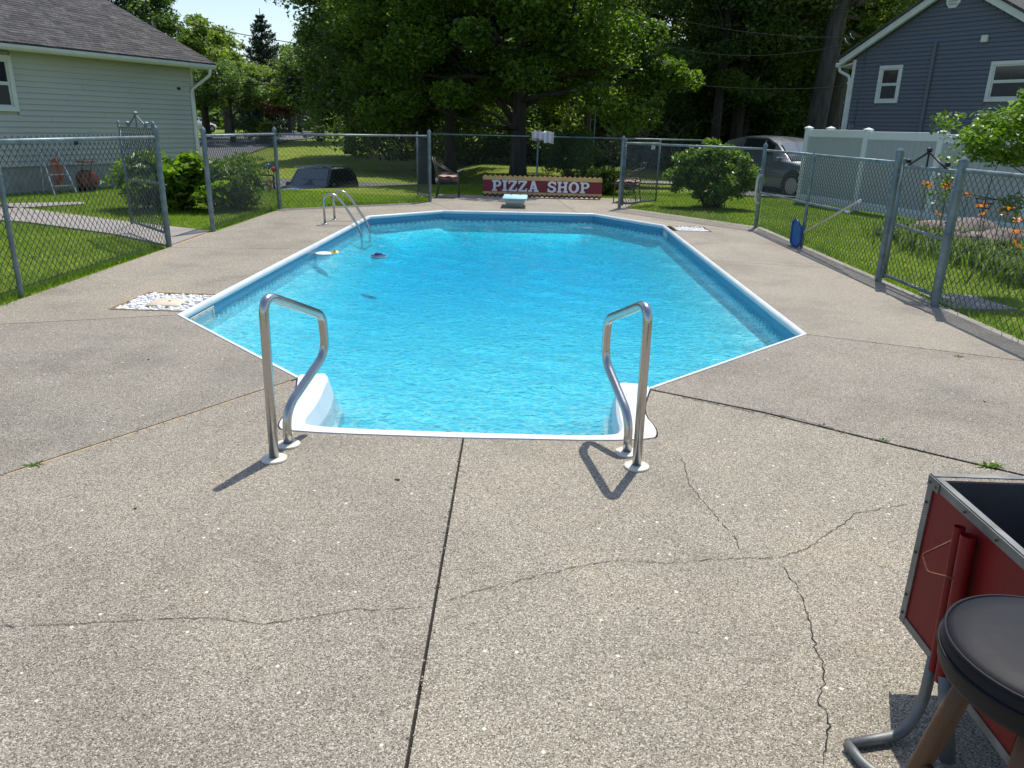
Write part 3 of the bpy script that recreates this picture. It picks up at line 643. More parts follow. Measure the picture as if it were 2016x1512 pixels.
mid = [(a[0] * .45 + b[0] * .55, a[1] * .45 + b[1] * .55, -.25) for a, b in zip(ins, low)]
mid2 = [(a[0] + (.03 if a[0] < -.36 else -.03), a[1], -.26) for i, a in enumerate(mid)]
bot = [(x, y, -1.13) for x, y in low]
sh.add(ins + mid + mid2 + bot, [(k * n + i, k * n + i + 1, (k + 1) * n + i + 1, (k + 1) * n + i) for k in range(3) for i in range(n - 1)])
sh.build('step_shell', 'steps', pool, 'auto')
for y0, y1, z in ((4.0, 4.30, -.30), (4.30, 4.62, -.38), (4.62, 4.97, -.45)):
    MB().box((-.36, (y0 + y1) / 2, z - .2), (1.9, y1 - y0 - .002, .4), 0, .012).build('step', 'steps', pool, 'auto')
for sx, sw in ((-1.50, .20), (.745, .14)):     # wall shoulders either side of the inlet
    MB().box((sx, 4.935, -.558), (sw, .09, 1.10), 0, .015).build('step_shoulder', 'white_pl', pool, 'auto')
# skimmer faceplates
def faceplate(y0, y1, x, side, label=None):
    mb = MB(); xx = x; z0, z1 = -.215, -.068; w = .03
    for (a, b, c, d) in ((y0, y1, z1 - w, z1), (y0, y1, z0, z0 + w), (y0, y0 + w, z0 + w, z1 - w), (y1 - w, y1, z0 + w, z1 - w)):
        mb.box((xx + side * .006, (a + b) / 2, (c + d) / 2), (.012, b - a, d - c), 0, .002)
    f = mb.build('skimmer_faceplate', 'cream', pool)
    MB().box((xx + side * .002, (y0 + y1) / 2, (z0 + z1) / 2), (.004, y1 - y0 - 2 * w, z1 - z0 - 2 * w)).build('skimmer_mouth', 'steps', f)
    for k in range(4):
        yy = y0 + .03 + (y1 - y0 - .06) * k / 3; MB().box((xx + side * .013, yy, z1 - w / 2), (.004, .014, .014), 0, .003).build('screw', 'steel', f)
faceplate(6.70, 7.22, -3.123, 1); faceplate(13.7, 14.15, 2.366, -1)

# water body
s_ = .04; wx = np.arange(-3.24, 2.5, s_); wy = np.arange(3.9, 16.25, s_)
WX, WY = np.meshgrid(wx, wy); WP = inset(PC, -.02)
inlet = [(-1.40, 4.9), (-1.33, 4.0), (-1.30, 3.97), (.56, 3.97), (.60, 4.0), (.66, 4.9), (.66, 5.1), (-1.40, 5.1)]
cxm = (WX[:-1, :-1] + s_ / 2).ravel(); cym = (WY[:-1, :-1] + s_ / 2).ravel()
keep = in_poly(cxm, cym, WP) | in_poly(cxm, cym, inlet)
rw = np.random.default_rng(21); WZ = np.full(WX.shape, -.135)
for k in range(26):
    lam = rw.uniform(.14, .75); th = rw.uniform(-.75, .75) + (math.pi / 2 if k % 3 else 0.2); amp = .0013 * (lam / .3) ** .9 * rw.uniform(.4, 1)
    WZ += amp * np.sin(2 * np.pi / lam * (WX * math.cos(th) + WY * math.sin(th)) + rw.uniform(0, 6.28) + 1.2 * np.sin(WX * rw.uniform(.6, 1.6) + WY * rw.uniform(.5, 1.4)))
I = np.arange(WX.size).reshape(WX.shape); Q = np.stack([I[:-1, :-1], I[:-1, 1:], I[1:, 1:], I[1:, :-1]], -1).reshape(-1, 4)[keep]
used = np.unique(Q); rm = np.full(WX.size, -1); rm[used] = np.arange(len(used)); Q = rm[Q]
VT = np.stack([WX.ravel(), WY.ravel(), WZ.ravel()], -1)[used]; VB = VT.copy(); VB[:, 2] = -2.62; nv = len(VT)
ed = np.concatenate([Q[:, [0, 1]], Q[:, [1, 2]], Q[:, [2, 3]], Q[:, [3, 0]]]); key = np.sort(ed, 1); kk = key[:, 0].astype(np.int64) * nv + key[:, 1]
u_, inv, cnt = np.unique(kk, return_inverse=True, return_counts=True); be = ed[cnt[inv] == 1]
side = np.stack([be[:, 1], be[:, 0], be[:, 0] + nv, be[:, 1] + nv], -1)
struct(link('pool_water', np_mesh('pool_water', np.concatenate([VT, VB]), quads=np.concatenate([Q, Q[:, ::-1] + nv, side])), 'water', smooth='auto'))

# pebble squares round the skimmers
def pebbles(x0, x1, y0, y1, n, seed, lid, label):
    t = thing('skimmer_pit', label, 'skimmer pit', ((x0 + x1) / 2, (y0 + y1) / 2, 0)); ox, oy = (x0 + x1) / 2, (y0 + y1) / 2
    MB().box((0, 0, -.07), (x1 - x0, y1 - y0, .04)).build('pit_floor', 'pebble', t)
    mb = MB()
    for (cx, cy, sx, sy) in ((0, (y1 - y0) / 2 - .008, x1 - x0 - .01, .014), (0, -(y1 - y0) / 2 + .008, x1 - x0 - .01, .014), (-(x1 - x0) / 2 + .008, 0, .014, y1 - y0 - .03)):
        mb.box((cx, cy, -.033), (sx, sy, .075))
    mb.build('edge_board', 'wood_strip', t)
    rg = random.Random(seed); mb = MB()
    ico = [(0, 0, 1), (.89, 0, .45), (.28, .85, .45), (-.72, .53, .45), (-.72, -.53, .45), (.28, -.85, .45), (.72, .53, -.45), (-.28, .85, -.45), (-.89, 0, -.45), (-.28, -.85, -.45), (.72, -.53, -.45), (0, 0, -1)]
    fc = [(0, 1, 2), (0, 2, 3), (0, 3, 4), (0, 4, 5), (0, 5, 1), (1, 6, 2), (2, 7, 3), (3, 8, 4), (4, 9, 5), (5, 10, 1), (6, 7, 2), (7, 8, 3), (8, 9, 4), (9, 10, 5), (10, 6, 1), (11, 7, 6), (11, 8, 7), (11, 9, 8), (11, 10, 9), (11, 6, 10)]
    for k in range(n):
        r = rg.uniform(.012, .026); x, y = rg.uniform(x0 + .03, x1 - .03) - ox, rg.uniform(y0 + .03, y1 - .03) - oy; z = rg.uniform(-.05, -.004)
        a = rg.uniform(0, 6.28); sx, sy, sz = rg.uniform(.8, 1.4), rg.uniform(.7, 1.1), rg.uniform(.5, .9); ca, sa = math.cos(a), math.sin(a)
        mb.add([(x + r * (v[0] * sx * ca - v[1] * sy * sa), y + r * (v[0] * sx * sa + v[1] * sy * ca), z + r * v[2] * sz) for v in ico], fc)
    stuff(mb.build('pebble_bed', 'pebble', t, True))
    if lid:
        l = MB().box((.06, -.06, .003), (.30, .28, .02), .06, .006).build('lid', 'beige', t, 'auto')
        MB().lathe([(.014, 0), (.012, .004)], (.07, -.04, .012), 12).build('lid_hole', 'dark', l)
pebbles(-3.865, -3.17, 6.68, 7.44, 1500, 1, True, 'square pit of white pebbles with a beige lid beside the pool near left corner')
pebbles(2.50, 3.09, 13.56, 14.24, 1000, 2, False, 'square pit of white pebbles without a lid beside the pool far right corner')

# ------------------------------------------------------------------ stainless rails
def smooth_path(pts, rad, seg=9):
    P = [Vector(p) for p in pts]; out = [P[0]]
    for i in range(1, len(P) - 1):
        a, b, c = P[i - 1], P[i], P[i + 1]; d1 = (a - b).normalized(); d2 = (c - b).normalized(); r = min(rad if not isinstance(rad, (list, tuple)) else rad[i - 1], (a - b).length * .49, (c - b).length * .49)
        p0, p2 = b + d1 * r, b + d2 * r
        for k in range(seg + 1): t = k / seg; out.append(p0 * (1 - t) ** 2 + b * 2 * t * (1 - t) + p2 * t * t)
    out.append(P[-1]); return out
def handrail(loc, top_in, label, knee, rear):
    """post near the camera, sloping grab bar towards the water, drop, and a return leg to a rear plate"""
    t = thing('handrail', label, 'handrail', loc, 0, 'stainless handrails at the pool steps')
    P = smooth_path([(0, 0, 0), (0.0, 0.03, .86), top_in, (top_in[0] + knee[0], top_in[1] + knee[1], knee[2]), (rear[0], rear[1] + .015, .20), (rear[0], rear[1], 0)], [.11, .06, .09, .10], 10)
    MB().tube(P, .024, 20).build('rail_tube', 'steel', t, True)
    for x, y in ((0, 0), (rear[0], rear[1])):
        MB().lathe([(.064, 0), (.066, .004), (.064, .011), (.056, .014), (.03, .015)], (x, y, 0), 32).build('base_plate', 'cream', t, 'auto')
handrail((-1.303, 3.56, 0), (.145, .52, .645), 'bent stainless handrail on the left side of the pool steps', (.0, .03, .42), (.012, .19))
handrail((.566, 3.615, 0), (-.145, .50, .66), 'bent stainless handrail on the right side of the pool steps', (-.0, .03, .42), (-.03, .175))

lad = thing('pool_ladder', 'stainless pool ladder rails arching into the water at the far left', 'ladder', (-3.6, 13.2, 0))
for y in (0, .66):
    P = smooth_path([(0, y, 0), (-.01, y, .47), (.17, y, .52), (.33, y, .36), (.62, y, -.10), (.63, y, -1.1)], [.12, .09, .10, .12], 8)
    rl = MB().tube(P, .021, 14).build('rail', 'steel', lad, True)
    MB().lathe([(.055, 0), (.05, .012), (.025, .025)], (0, y, 0), 20).build('base_plate', 'steel', rl, 'auto')
for z in (-.40,): MB().box((.63, .33, z), (.09, .62, .025), 0, .006).build('rung', 'white_pl', lad)

# floating toys
f1 = thing('pool_float', 'white floating dispenser with a yellow wing near the left pool wall', 'float', (-3.0, 10.85, -.13))
MB().lathe([(.02, -.05), (.13, -.03), (.155, .0), (.15, .02), (.10, .035), (.04, .045)], (0, 0, 0), 24).build('float_body', 'white_pl', f1, 'auto')
MB().lathe([(.157, -.006), (.159, .0), (.157, .006)], (0, 0, -.01), 24).build('blue_rim', 'blue_net', f1)
w_ = MB(); w_.add([(.10, 0, .02), (.24, -.05, .03), (.27, .02, .045), (.20, .03, .075), (.13, .03, .05)], [(0, 1, 2, 3, 4)]); w_.add([(.16, -.01, .03), (.19, .01, .10), (.23, .02, .03)], [(0, 1, 2)])
w_.build('wing', 'yellow', f1)
f2 = thing('pool_float', 'dark blue round float drifting on the open water', 'float', (-2.21, 10.81, -.13))
MB().lathe([(.03, -.045), (.12, -.03), (.135, -.005), (.13, .012), (.07, .022), (.055, .05), (.02, .06)], (0, 0, 0), 24).build('float_body', 'navy', f2, 'auto')
MB().lathe([(.137, -.004), (.139, .003), (.137, .006)], (0, 0, 0), 24).build('pale_rim', 'board_base', f2)

f1.scale = (.82,) * 3; f2.scale = (.85,) * 3
# diving board
db = thing('diving_board', 'short blue diving board on a pale moulded base at the deep end', 'diving board', (-.44, 16.75, 0))
MB().box((0, .45, .195), (.53, .95, .05), 0, .014).build('board', 'board_top', db, 'auto')
bs = MB(); n0 = [(-.15, .1), (.15, .1), (.15, .7), (-.15, .7)]; n1 = [(-.21, .02), (.21, .02), (.22, .75), (-.22, .75)]
bs.add([(x, y + .12, 0) for x, y in n0] + [(x, y + .08, .10) for x, y in n1] + [(x * 1.03, y + .08, .172) for x, y in n1], [(3, 2, 1, 0), (8, 9, 10, 11)] + [(k * 4 + i, k * 4 + (i + 1) % 4, k * 4 + 4 + (i + 1) % 4, k * 4 + 4 + i) for k in range(2) for i in range(4)])
bs.build('stand', 'board_base', db)
for x in (-.1, .1): MB().lathe([(.018, 0), (.015, .012)], (x, .75, .222), 10).build('bolt', 'steel', db)

# ------------------------------------------------------------------ chain-link fences
A_ = .048
def wire_mesh(L, z0, z1, name='chain_link_mesh', r=.0032):
    nw = int(L / A_); ns = int((z1 - z0) / A_); Vs = []; Fs = []
    j = np.arange(ns + 1); zz = z0 + j * A_
    for i in range(nw):
        u = i * A_ + np.where((j + i) % 2 == 0, 0, A_ * 1.06) + .002; y = np.where((j + i) % 2 == 0, -.0018, .0018)
        c = np.stack([u, y, zz], -1)
        ring = np.array([(0, r * 1.2, 0), (r, -r * .7, r * .3), (-r, -r * .7, -r * .3)])
        Vs.append((c[:, None] + ring[None]).reshape(-1, 3))
    V = np.concatenate(Vs); f = []
    base = np.arange(ns)[:, None] * 3
    for k in range(3): k2 = (k + 1) % 3; f.append(np.stack([base[:, 0] + k, base[:, 0] + k2, base[:, 0] + 3 + k2, base[:, 0] + 3 + k], -1))
    f = np.concatenate(f); F = (f[None] + (np.arange(nw) * (ns + 1) * 3)[:, None, None]).reshape(-1, 4)
    return np_mesh(name, V, quads=F)
def post(par, u, h, r=.03, lean=0, name='post', cap=True):
    o = MB().tube([(u, 0, -.15), (u + lean * .5, 0, h / 2), (u + lean, 0, h)], r, 14).build(name, 'galv', par, 'auto')
    if cap: MB().lathe([(r * 1.12, -.03), (r * 1.15, .012), (r * .95, .03), (r * .45, .05), (r * .28, .062), (r * .1, .075)], (u + lean, 0, h), 14).build('post_cap', 'galv', o, 'auto')
    for z in (h * .2, h * .5, h * .8): MB().lathe([(r * 1.1, 0), (r * 1.14, .002), (r * 1.14, .018), (r * 1.1, .02)], (u + lean * z / h, 0, z), 14).build('band', 'galv', o, 'auto')
    return o
def fence(label, p0, p1, h0, posts, rail=True, top=None, group='chain-link fence runs round the pool', zb=.03):
    d = Vector((p1[0] - p0[0], p1[1] - p0[1])); L = d.length; a = math.atan2(d.y, d.x)
    t = thing('chain_link_fence', label, 'fence', (p0[0], p0[1], 0), a, group)
    for q in posts:
        u, r, h = q[:3]; post(t, u, h, r, q[3] if len(q) > 3 else 0, cap=r > .024)
    if rail:
        nseg = max(1, round(L / 3.2))
        for k in range(nseg):
            o = MB().tube([(L * k / nseg + .004, 0, h0), (L * (k + 1) / nseg - .004, 0, h0)], .0215, 12).build('top_rail', 'galv', t, True)
            for q in range(3):
                u = L * (k + .2 + .3 * q) / nseg; MB().lathe([(.0235, -.004), (.025, 0), (.0235, .004)], (0, 0, 0), 10).v
                MB().tube([(u, -.004, h0 + .024), (u + .004, -.02, h0 + .01), (u + .004, -.024, h0 - .03)], .002, 4).build('tie_wire', 'wire', o)
    m = stuff(link('chain_link_mesh', wire_mesh(L - .05, zb, (top or h0 + .045)), 'wire', t, loc=(.025, .026, 0)))
    return t
HL, HR = 1.425, 1.37
fence('left near fence run, from the left frame edge to the open gate', (-4.9, 3.2), (-5.0, 10.36), HL, [(.2, .0245, HL - .02), (3.93, .0245, HL - .02, .0), (7.16, .037, 1.52)])
fence('left far fence run, between the open gate and the far left corner', (-5.06, 12.0), (-5.12, 15.48), HL, [(0, .037, 1.50)])
fence('back left fence run, from the far left corner to the open leaf', (-5.12, 15.48), (-2.40, 17.78), HL, [(0, .037, 1.50), (3.56, .037, 1.50)])
fence('rearmost fence run across the grass behind the pizza sign', (-3.05, 22.4), (4.9, 22.0), HL, [(0, .03, 1.47), (3.08, .024, HL), (7.85, .03, 1.47)])
fence('back right fence run, in front of the big round bush', (1.87, 17.36), (4.10, 14.44), HR + .01, [(0, .037, 1.47), (3.67, .037, 1.43)])
fence('right fence run holding the skimmer pole and blue net', (4.11, 14.40), (4.165, 9.26), HR - .01, [(2.42, .0245, HR - .02), (5.16, .040, 1.47, -.02)])
fence('right near fence run, beside the closed gate and orange lilies', (4.16, 7.86), (4.16, 3.6), HR - .02, [(0, .044, 1.42), (3.0, .0245, HR - .03)])
mp_ = thing('lower_rail', 'loose horizontal pipe tied along the right fence at mid height', 'pipe', (0, 0, 0))
MB().tube([(4.02, 14.3, .64), (4.08, 12.4, .66), (4.10, 10.4, .70)], .016, 10).build('pipe', 'galv', mp_, True)
MB().tube([(4.10, 10.4, .70), (4.10, 10.28, .705)], .02, 10).build('end_cap', 'white_pl', mp_, True)

def gate(label, p0, p1, z0, h, mid=True, bracket=False, group='chain-link gate leaves'):
    d = Vector((p1[0] - p0[0], p1[1] - p0[1])); L = d.length; a = math.atan2(d.y, d.x)
    t = thing('chain_link_gate', label, 'gate', (p0[0], p0[1], 0), a, group)
    for u, nm in ((.03, 'hinge_stile'), (L - .03, 'latch_stile')):
        o = MB().tube([(u, 0, z0), (u, 0, h)], .021, 12).build(nm, 'galv', t, True)
        MB().lathe([(.024, -.02), (.025, .01), (.018, .03), (.006, .04)], (u, 0, h), 12).build('stile_cap', 'galv', o, 'auto')
    MB().tube([(.03, 0, h - .05), (L - .03, 0, h - .05)], .019, 12).build('top_rail', 'galv', t, True)
    MB().tube([(.03, 0, z0 + .04), (L - .03, 0, z0 + .04)], .019, 12).build('bottom_rail', 'galv', t, True)
    if mid: MB().tube([(.03, 0, (h + z0) * .48), (L - .03, 0, (h + z0) * .46)], .017, 12).build('middle_rail', 'galv', t, True)
    for z in (z0 + .12, h - .15): MB().box((-.0, 0, z), (.08, .05, .04), 0, .008).build('hinge', 'galv', t)
    MB().box((L + .0, 0, h * .6), (.09, .04, .03), 0, .008).build('latch', 'dark', t)
    if bracket:
        b = MB(); m_ = L * .45
        b.tube([(m_ - .42, 0, h - .04), (m_, 0, h + .12)], .012, 8); b.tube([(m_ + .42, 0, h - .04), (m_, 0, h + .12)], .012, 8); b.tube([(m_, 0, h - .04), (m_, 0, h + .14)], .011, 8)
        b.build('top_bracket', 'galv' if bracket == 1 else 'dark', t, True)
        for u, z in ((m_, h + .14), (m_ - .42, h + .01), (m_ + .42, h + .01)): MB().lathe([(.022, -.02), (.026, 0), (.022, .02)], (u, 0, z), 10, 'y').build('knob', 'dark' if bracket == 2 else 'galv', t, 'auto')
    stuff(link('chain_link_mesh', wire_mesh(L - .1, z0 + .04, h - .01), 'wire', t, loc=(.05, 0, 0)))
    return t
gate('tall gate leaf swung open on the left over the garden path', (-5.05, 10.44), (-6.14, 11.60), .13, 1.58, True, 1)
gate('narrow gate leaf swung open beside the left patio chair', (-2.42, 17.86), (-2.86, 18.95), .05, 1.46, False)
gr = gate('gate leaf with a small tag swung open beside the right patio chair', (1.92, 17.42), (2.87, 18.62), .05, 1.43, False)
tg = MB().box((1.15, -.03, 1.30), (.16, .006, .11)).build('tag_plate', 'white_pl', gr)
MB().tube([(1.15, -.034, 1.33), (1.15, -.034, 1.24)], .003, 4).build('hanger', 'dark', gr)
gate('closed gate between the two thick right posts with a black bracket', (4.175, 9.17), (4.19, 7.95), .05, 1.38, True, 2)
ch = thing('chain', 'loose chain looped round the right gate post', 'chain', (4.16, 7.9, .78))
for k in range(14):
    a = 2 * math.pi * k / 14; c = Vector((.055 * math.cos(a), .075 * math.sin(a), .05 * math.sin(a) + .0 * k)); P = []
    for q in range(8):
        b = 2 * math.pi * q / 8; tt = Vector((-math.sin(a), math.cos(a), .3)).normalized(); up = Vector((0, 0, 1)) if k % 2 else Vector((math.cos(a), math.sin(a), 0)); P.append(c + tt * .018 * math.cos(b) + up * .010 * math.sin(b))
    MB().tube(P, .0028, 5, closed=True).build('chain_ring', 'galv', ch, True)
# skimmer pole and net, hook pole
pn = thing('skimmer_net', 'blue leaf skimmer net on a white pole leaning against the right fence', 'pool net', (0, 0, 0))
MB().tube([(4.06, 11.75, .24), (4.08, 10.8, .58), (4.10, 10.02, .86)], .016, 10).build('pole', 'pole_w', pn, True)
MB().tube([(4.10, 10.04, .853), (4.101, 9.99, .872)], .021, 10).build('pole_cap', 'white_pl', pn, True)
fr = [(4.02, 11.76, .31), (4.01, 12.02, .42), (4.0, 12.12, .36), (4.01, 12.14, .06), (4.02, 12.06, .015), (4.03, 11.84, .02), (4.03, 11.76, .08)]
fr = [(x - .0, y, z) for x, y, z in fr]
MB().tube(smooth_path(fr + [fr[0]], .03, 3), .018, 8).build('net_frame', 'blue_net', pn, True)
mbn = MB(); c = (4.09, 11.95, .19); mbn.add(fr + [c], [(i, (i + 1) % 7, 7) for i in range(7)]); mbn.build('net_bag', 'blue_mesh', pn)
hk = thing('hook_pole', 'short cream curved handle hanging on the back right corner post', 'handle', (0, 0, 0))
MB().tube(smooth_path([(4.07, 14.34, .93), (4.0, 14.28, .93), (3.975, 14.26, .86), (3.975, 14.26, .56), (4.0, 14.28, .46), (4.07, 14.34, .44)], .05, 5), .024, 10).build('handle_bar', 'pole_w', hk, True)
tw = thing('towel', 'white and pink striped towel draped over the rearmost fence', 'towel', (.15, 22.22, 1.44))
for k in range(9):
    x0 = -.30 + k * .068; dz = .02 * math.sin(k * 1.3); lo = -.02 - (.16 if k > 4 else .05) + dz
    pr_ = [(-.05 + .01 * math.sin(k), lo), (-.045, .06), (-.03, .10 + dz), (0, .125 + dz * .6), (.03, .10), (.045, .04), (.05, -.12)]
    mbk = MB(); vs = [(x0, y, z) for y, z in pr_] + [(x0 + .067, y + .006 * math.cos(k), z - .006) for y, z in pr_]
    mbk.add(vs, [(i, i + 1, 8 + i, 7 + i) for i in range(6)]).build('stripe', 'white_pl' if k % 2 else 'pale_pink', tw, True)

# ------------------------------------------------------------------ pizza sign
sg = thing('shop_sign', 'long maroon sign with raised white letters reading PIZZA SHOP and zigzag gold edges', 'sign', (-1.32, 19.58, 0), math.atan2(-.1, 2.96))
SW, z0, z1 = 2.97, .05, .47
MB().box((SW / 2, .03, (z0 + z1) / 2), (SW - .01, .05, z1 - z0)).build('sign_panel', 'sign_red', sg)
def zig(zb, zt, up):
    n = 24; w = SW / n; P = [(0, zb if up else zt)]
    if up:
        P = [(0, zb), (SW, zb)] + [q for k in range(n - 1, -1, -1) for q in (((k + 1) * w - w * .06, zt - .04), (k * w + w * .5, zt))] + [(0, zt - .04)]
    else:
        P = [(SW, zt), (0, zt)] + [q for k in range(n) for q in ((k * w + .004, zb + .045), (k * w + w * .5, zb))] + [(SW, zb + .045)]
    return P
MB().prismy(zig(.408, .530, True), -.006, .045).build('top_trim', 'sign_gold', sg)
MB().prismy(zig(.045, .125, False), -.006, .045).build('bottom_trim', 'sign_gold', sg)
MB().prismy(zig(.0, .11, False), .012, .05).build('lower_dark_trim', 'sign_dark', sg)  # dark zigzag strip set lower, behind the gold bottom trim
MB().box((SW / 2, .0, .404), (SW, .016, .008)).build('trim_line', 'sign_dark', sg)
def letter_shapes(ch):
    """slab-serif glyph pieces in a unit cell: x 0..w, z 0..1 (polygons)"""
    S, T, sf = .24, .15, .10
    rect = lambda a, b, c, d: [(a, b), (c, b), (c, d), (a, d)]
    def arc(cx, cz, rx, rz, ix, iz, a0, a1, n=16):
        o = [(cx + rx * math.cos(R(a0 + (a1 - a0) * k / n)), cz + rz * math.sin(R(a0 + (a1 - a0) * k / n))) for k in range(n + 1)]
        i = [(cx + ix * math.cos(R(a0 + (a1 - a0) * k / n)), cz + iz * math.sin(R(a0 + (a1 - a0) * k / n))) for k in range(n + 1)]
        return [[o[k], o[k + 1], i[k + 1], i[k]] for k in range(n)]
    if ch == 'P': return .88, [rect(.12, 0, .12 + S, 1), rect(0, 0, .48, T), rect(0, 1 - T, .5, 1), rect(.3, .42, .52, .55)] + arc(.52, .71, .36, .29, .13, .15, -90, 90)
    if ch == 'I': return .50, [rect(.13, 0, .37, 1), rect(0, 0, .5, T), rect(0, 1 - T, .5, 1)]
    if ch == 'Z': return .86, [rect(.02, 0, .84, T), rect(.02, 1 - T, .82, 1), [(.02, T), (.30, T), (.82, 1 - T), (.54, 1 - T)], rect(.02, .70, .15, .9), rect(.71, .1, .84, .30)]
    if ch == 'A': return 1.0, [[(.36, 1), (.62, 1), (.30, .1), (.14, .1)], [(.40, 1), (.62, 1), (.92, .1), (.64, .1)], rect(.28, .26, .7, .38), rect(0, 0, .38, T), rect(.54, 0, 1.0, T)]
    if ch == 'H': return 1.0, [rect(.10, 0, .33, 1), rect(.67, 0, .90, 1), rect(.3, .43, .7, .57), rect(0, 0, .43, T), rect(.57, 0, 1, T), rect(0, 1 - T, .43, 1), rect(.57, 1 - T, 1, 1)]
    if ch == 'O': return .98, arc(.49, .5, .49, .52, .23, .35, 0, 360, 28)
    if ch == 'S': return .84, arc(.42, .73, .39, .29, .15, .13, 20, 270, 16) + arc(.42, .28, .41, .30, .16, .14, 90, -160, 16) + [rect(.68, .66, .80, .98), rect(.02, .02, .15, .34)]
for word, x0 in (('PIZZA', .235), ('SHOP', 1.615)):
    x = x0
    for ch_ in word:
        w, polys = letter_shapes(ch_); s = .262; zb = .135 + .005
        lt_ = MB()
        for k, pl in enumerate(polys): lt_.prismy([(x + a * s * 1.0, zb + b * s) for a, b in pl], -.030 - .0004 * (k % 7), .006)
        lo = lt_.build('letter', 'letter_face', sg)
        sh_ = MB()
        for k, pl in enumerate(polys): sh_.prismy([(x + .007 + a * s, zb - .009 + b * s) for a, b in pl], -.020 - .0004 * (k % 7), .005)
        sh_.build('letter_return', 'letter_side', lo)
        x += (w + .085) * s
for x in (.5, 2.4): MB().tube([(x, .05, .4), (x, .35, .0)], .012, 6).build('prop', 'wood_leg', sg)

# ------------------------------------------------------------------ patio chairs
def patio_chair(loc, rz, label):
    t = thing('patio_chair', label, 'chair', loc, rz, 'patio chairs with pink cushions beside the sign')
    for s in (-1, 1):
        MB().tube(smooth_path([(.27, s * .27, 0), (.25, s * .27, .38), (.27, s * .27, .54), (-.15, s * .27, .56), (-.25, s * .25, .50)], .06, 4), .013, 8).build('arm_frame', 'chair_frame', t, True)
        MB().tube([(-.28, s * .25, 0), (-.20, s * .25, .36), (-.24, s * .25, .55), (-.36, s * .24, .92)], .013, 8).build('leg', 'chair_frame', t, True)
        MB().tube([(.20, s * .26, .54), (-.30, s * .245, .80)], .010, 6).build('brace', 'chair_frame', t, True)
    MB().tube([(-.36, -.24, .92), (-.37, 0, .93), (-.36, .24, .92)], .013, 8).build('back_rail', 'chair_frame', t, True)
    MB().tube([(-.22, -.25, .38), (.26, -.26, .40), (.26, .26, .40), (-.22, .25, .38)], .012, 8, closed=True).build('seat_frame', 'chair_frame', t, True)
    for k, (z, w) in enumerate(((.435, .50), (.495, .47))):
        mbq = MB(); n = 10; V = []
        for i in range(n + 1):
            for j in range(n + 1):
                u, v = i / n * 2 - 1, j / n * 2 - 1; e = (1 - abs(u) ** 6) * (1 - abs(v) ** 6)
                V.append((u * w / 2 + .01, v * w / 2, z + .035 * e + .014 * math.sin(u * 7 + k) * math.sin(v * 5)))
        o_ = len(V); V += [(x, y, z - .028 * 1) for x, y, _ in V]
        F = [(i * (n + 1) + j, (i + 1) * (n + 1) + j, (i + 1) * (n + 1) + j + 1, i * (n + 1) + j + 1) for i in range(n) for j in range(n)]
        F += [tuple(a + o_ for a in f[::-1]) for f in F[:]]
        mbq.add(V, F).build('cushion', 'cushion', t, True)
    return t
patio_chair((-2.14, 19.12, 0), .05, 'bronze patio chair with stacked pink cushions left of the sign')
patio_chair((2.22, 18.92, 0), math.pi - .35, 'bronze patio chair with a crumpled pink cushion right of the sign')

# ------------------------------------------------------------------ red box and stool
BX0, BX1, BY0, BY1, BZ0, BZ1 = 1.195, 1.72, 1.50, 2.09, .20, .70
bx = thing('metal_bin', 'open red sheet-metal bin with galvanised edges on bent pipe legs beside the stool', 'bin', (BX0, BY1, 0))
def bb(x0, x1, y0, y1, z0, z1, name, mat, bev=0, par=bx):
    return MB().box(((x0 + x1) / 2 - BX0, (y0 + y1) / 2 - BY1, (z0 + z1) / 2), (x1 - x0, y1 - y0, z1 - z0), 0, bev).build(name, mat, par)
bb(BX0 + .004, BX0 + .010, BY0 + .01, BY1 - .01, BZ0 + .01, BZ1 - .012, 'side_panel', 'red')
bb(BX0 + .012, BX0 + .016, BY0 + .012, BY1 - .012, BZ0 + .012, BZ1 - .012, 'inner_sheet', 'box_in')
bb(BX0 + .01, BX1 - .01, BY1 - .010, BY1 - .004, BZ0 + .01, BZ1 - .012, 'back_panel', 'red')
bb(BX0 + .018, BX1 - .012, BY1 - .016, BY1 - .012, BZ0 + .012, BZ1 - .012, 'inner_sheet', 'box_in')
bb(BX1 - .010, BX1 - .004, BY0 + .01, BY1 - .01, BZ0 + .01, BZ1 - .012, 'side_panel', 'box_in')
bb(BX0 + .01, BX1 - .01, BY0 + .004, BY0 + .010, BZ0 + .01, BZ1 - .012, 'front_panel', 'red')
bb(BX0 + .01, BX1 - .01, BY0 + .01, BY1 - .01, BZ0, BZ0 + .008, 'bottom', 'box_in')
W = .026
bb(BX0, BX0 + .003, BY0, BY1 - W, BZ1 - W, BZ1, 'edge_angle', 'bin_steel'); bb(BX0 + .0035, BX0 + .022, BY0, BY1 - .02, BZ1 + .0005, BZ1 + .004, 'edge_angle', 'bin_steel')
bb(BX0, BX1, BY1 - .02, BY1 + .0035, BZ1 + .0045, BZ1 + .008, 'edge_angle', 'bin_steel')
bb(BX0 - .001, BX0 + .003, BY1 - W, BY1 + .003, BZ0, BZ1 + .004, 'edge_angle', 'bin_steel')
bb(BX0, BX0 + .003, BY0, BY1 - W, BZ0, BZ0 + W, 'edge_angle', 'bin_steel')
bb(BX0 - .0035, BX0 - .001, BY1 - .06, BY1 + .003, BZ1 - W - .004, BZ1 + .004, 'corner_bracket', 'bin_steel')
bb(BX1 - .02, BX1, BY0, BY1 - .02, BZ1 + .0005, BZ1 + .004, 'edge_angle', 'bin_steel')
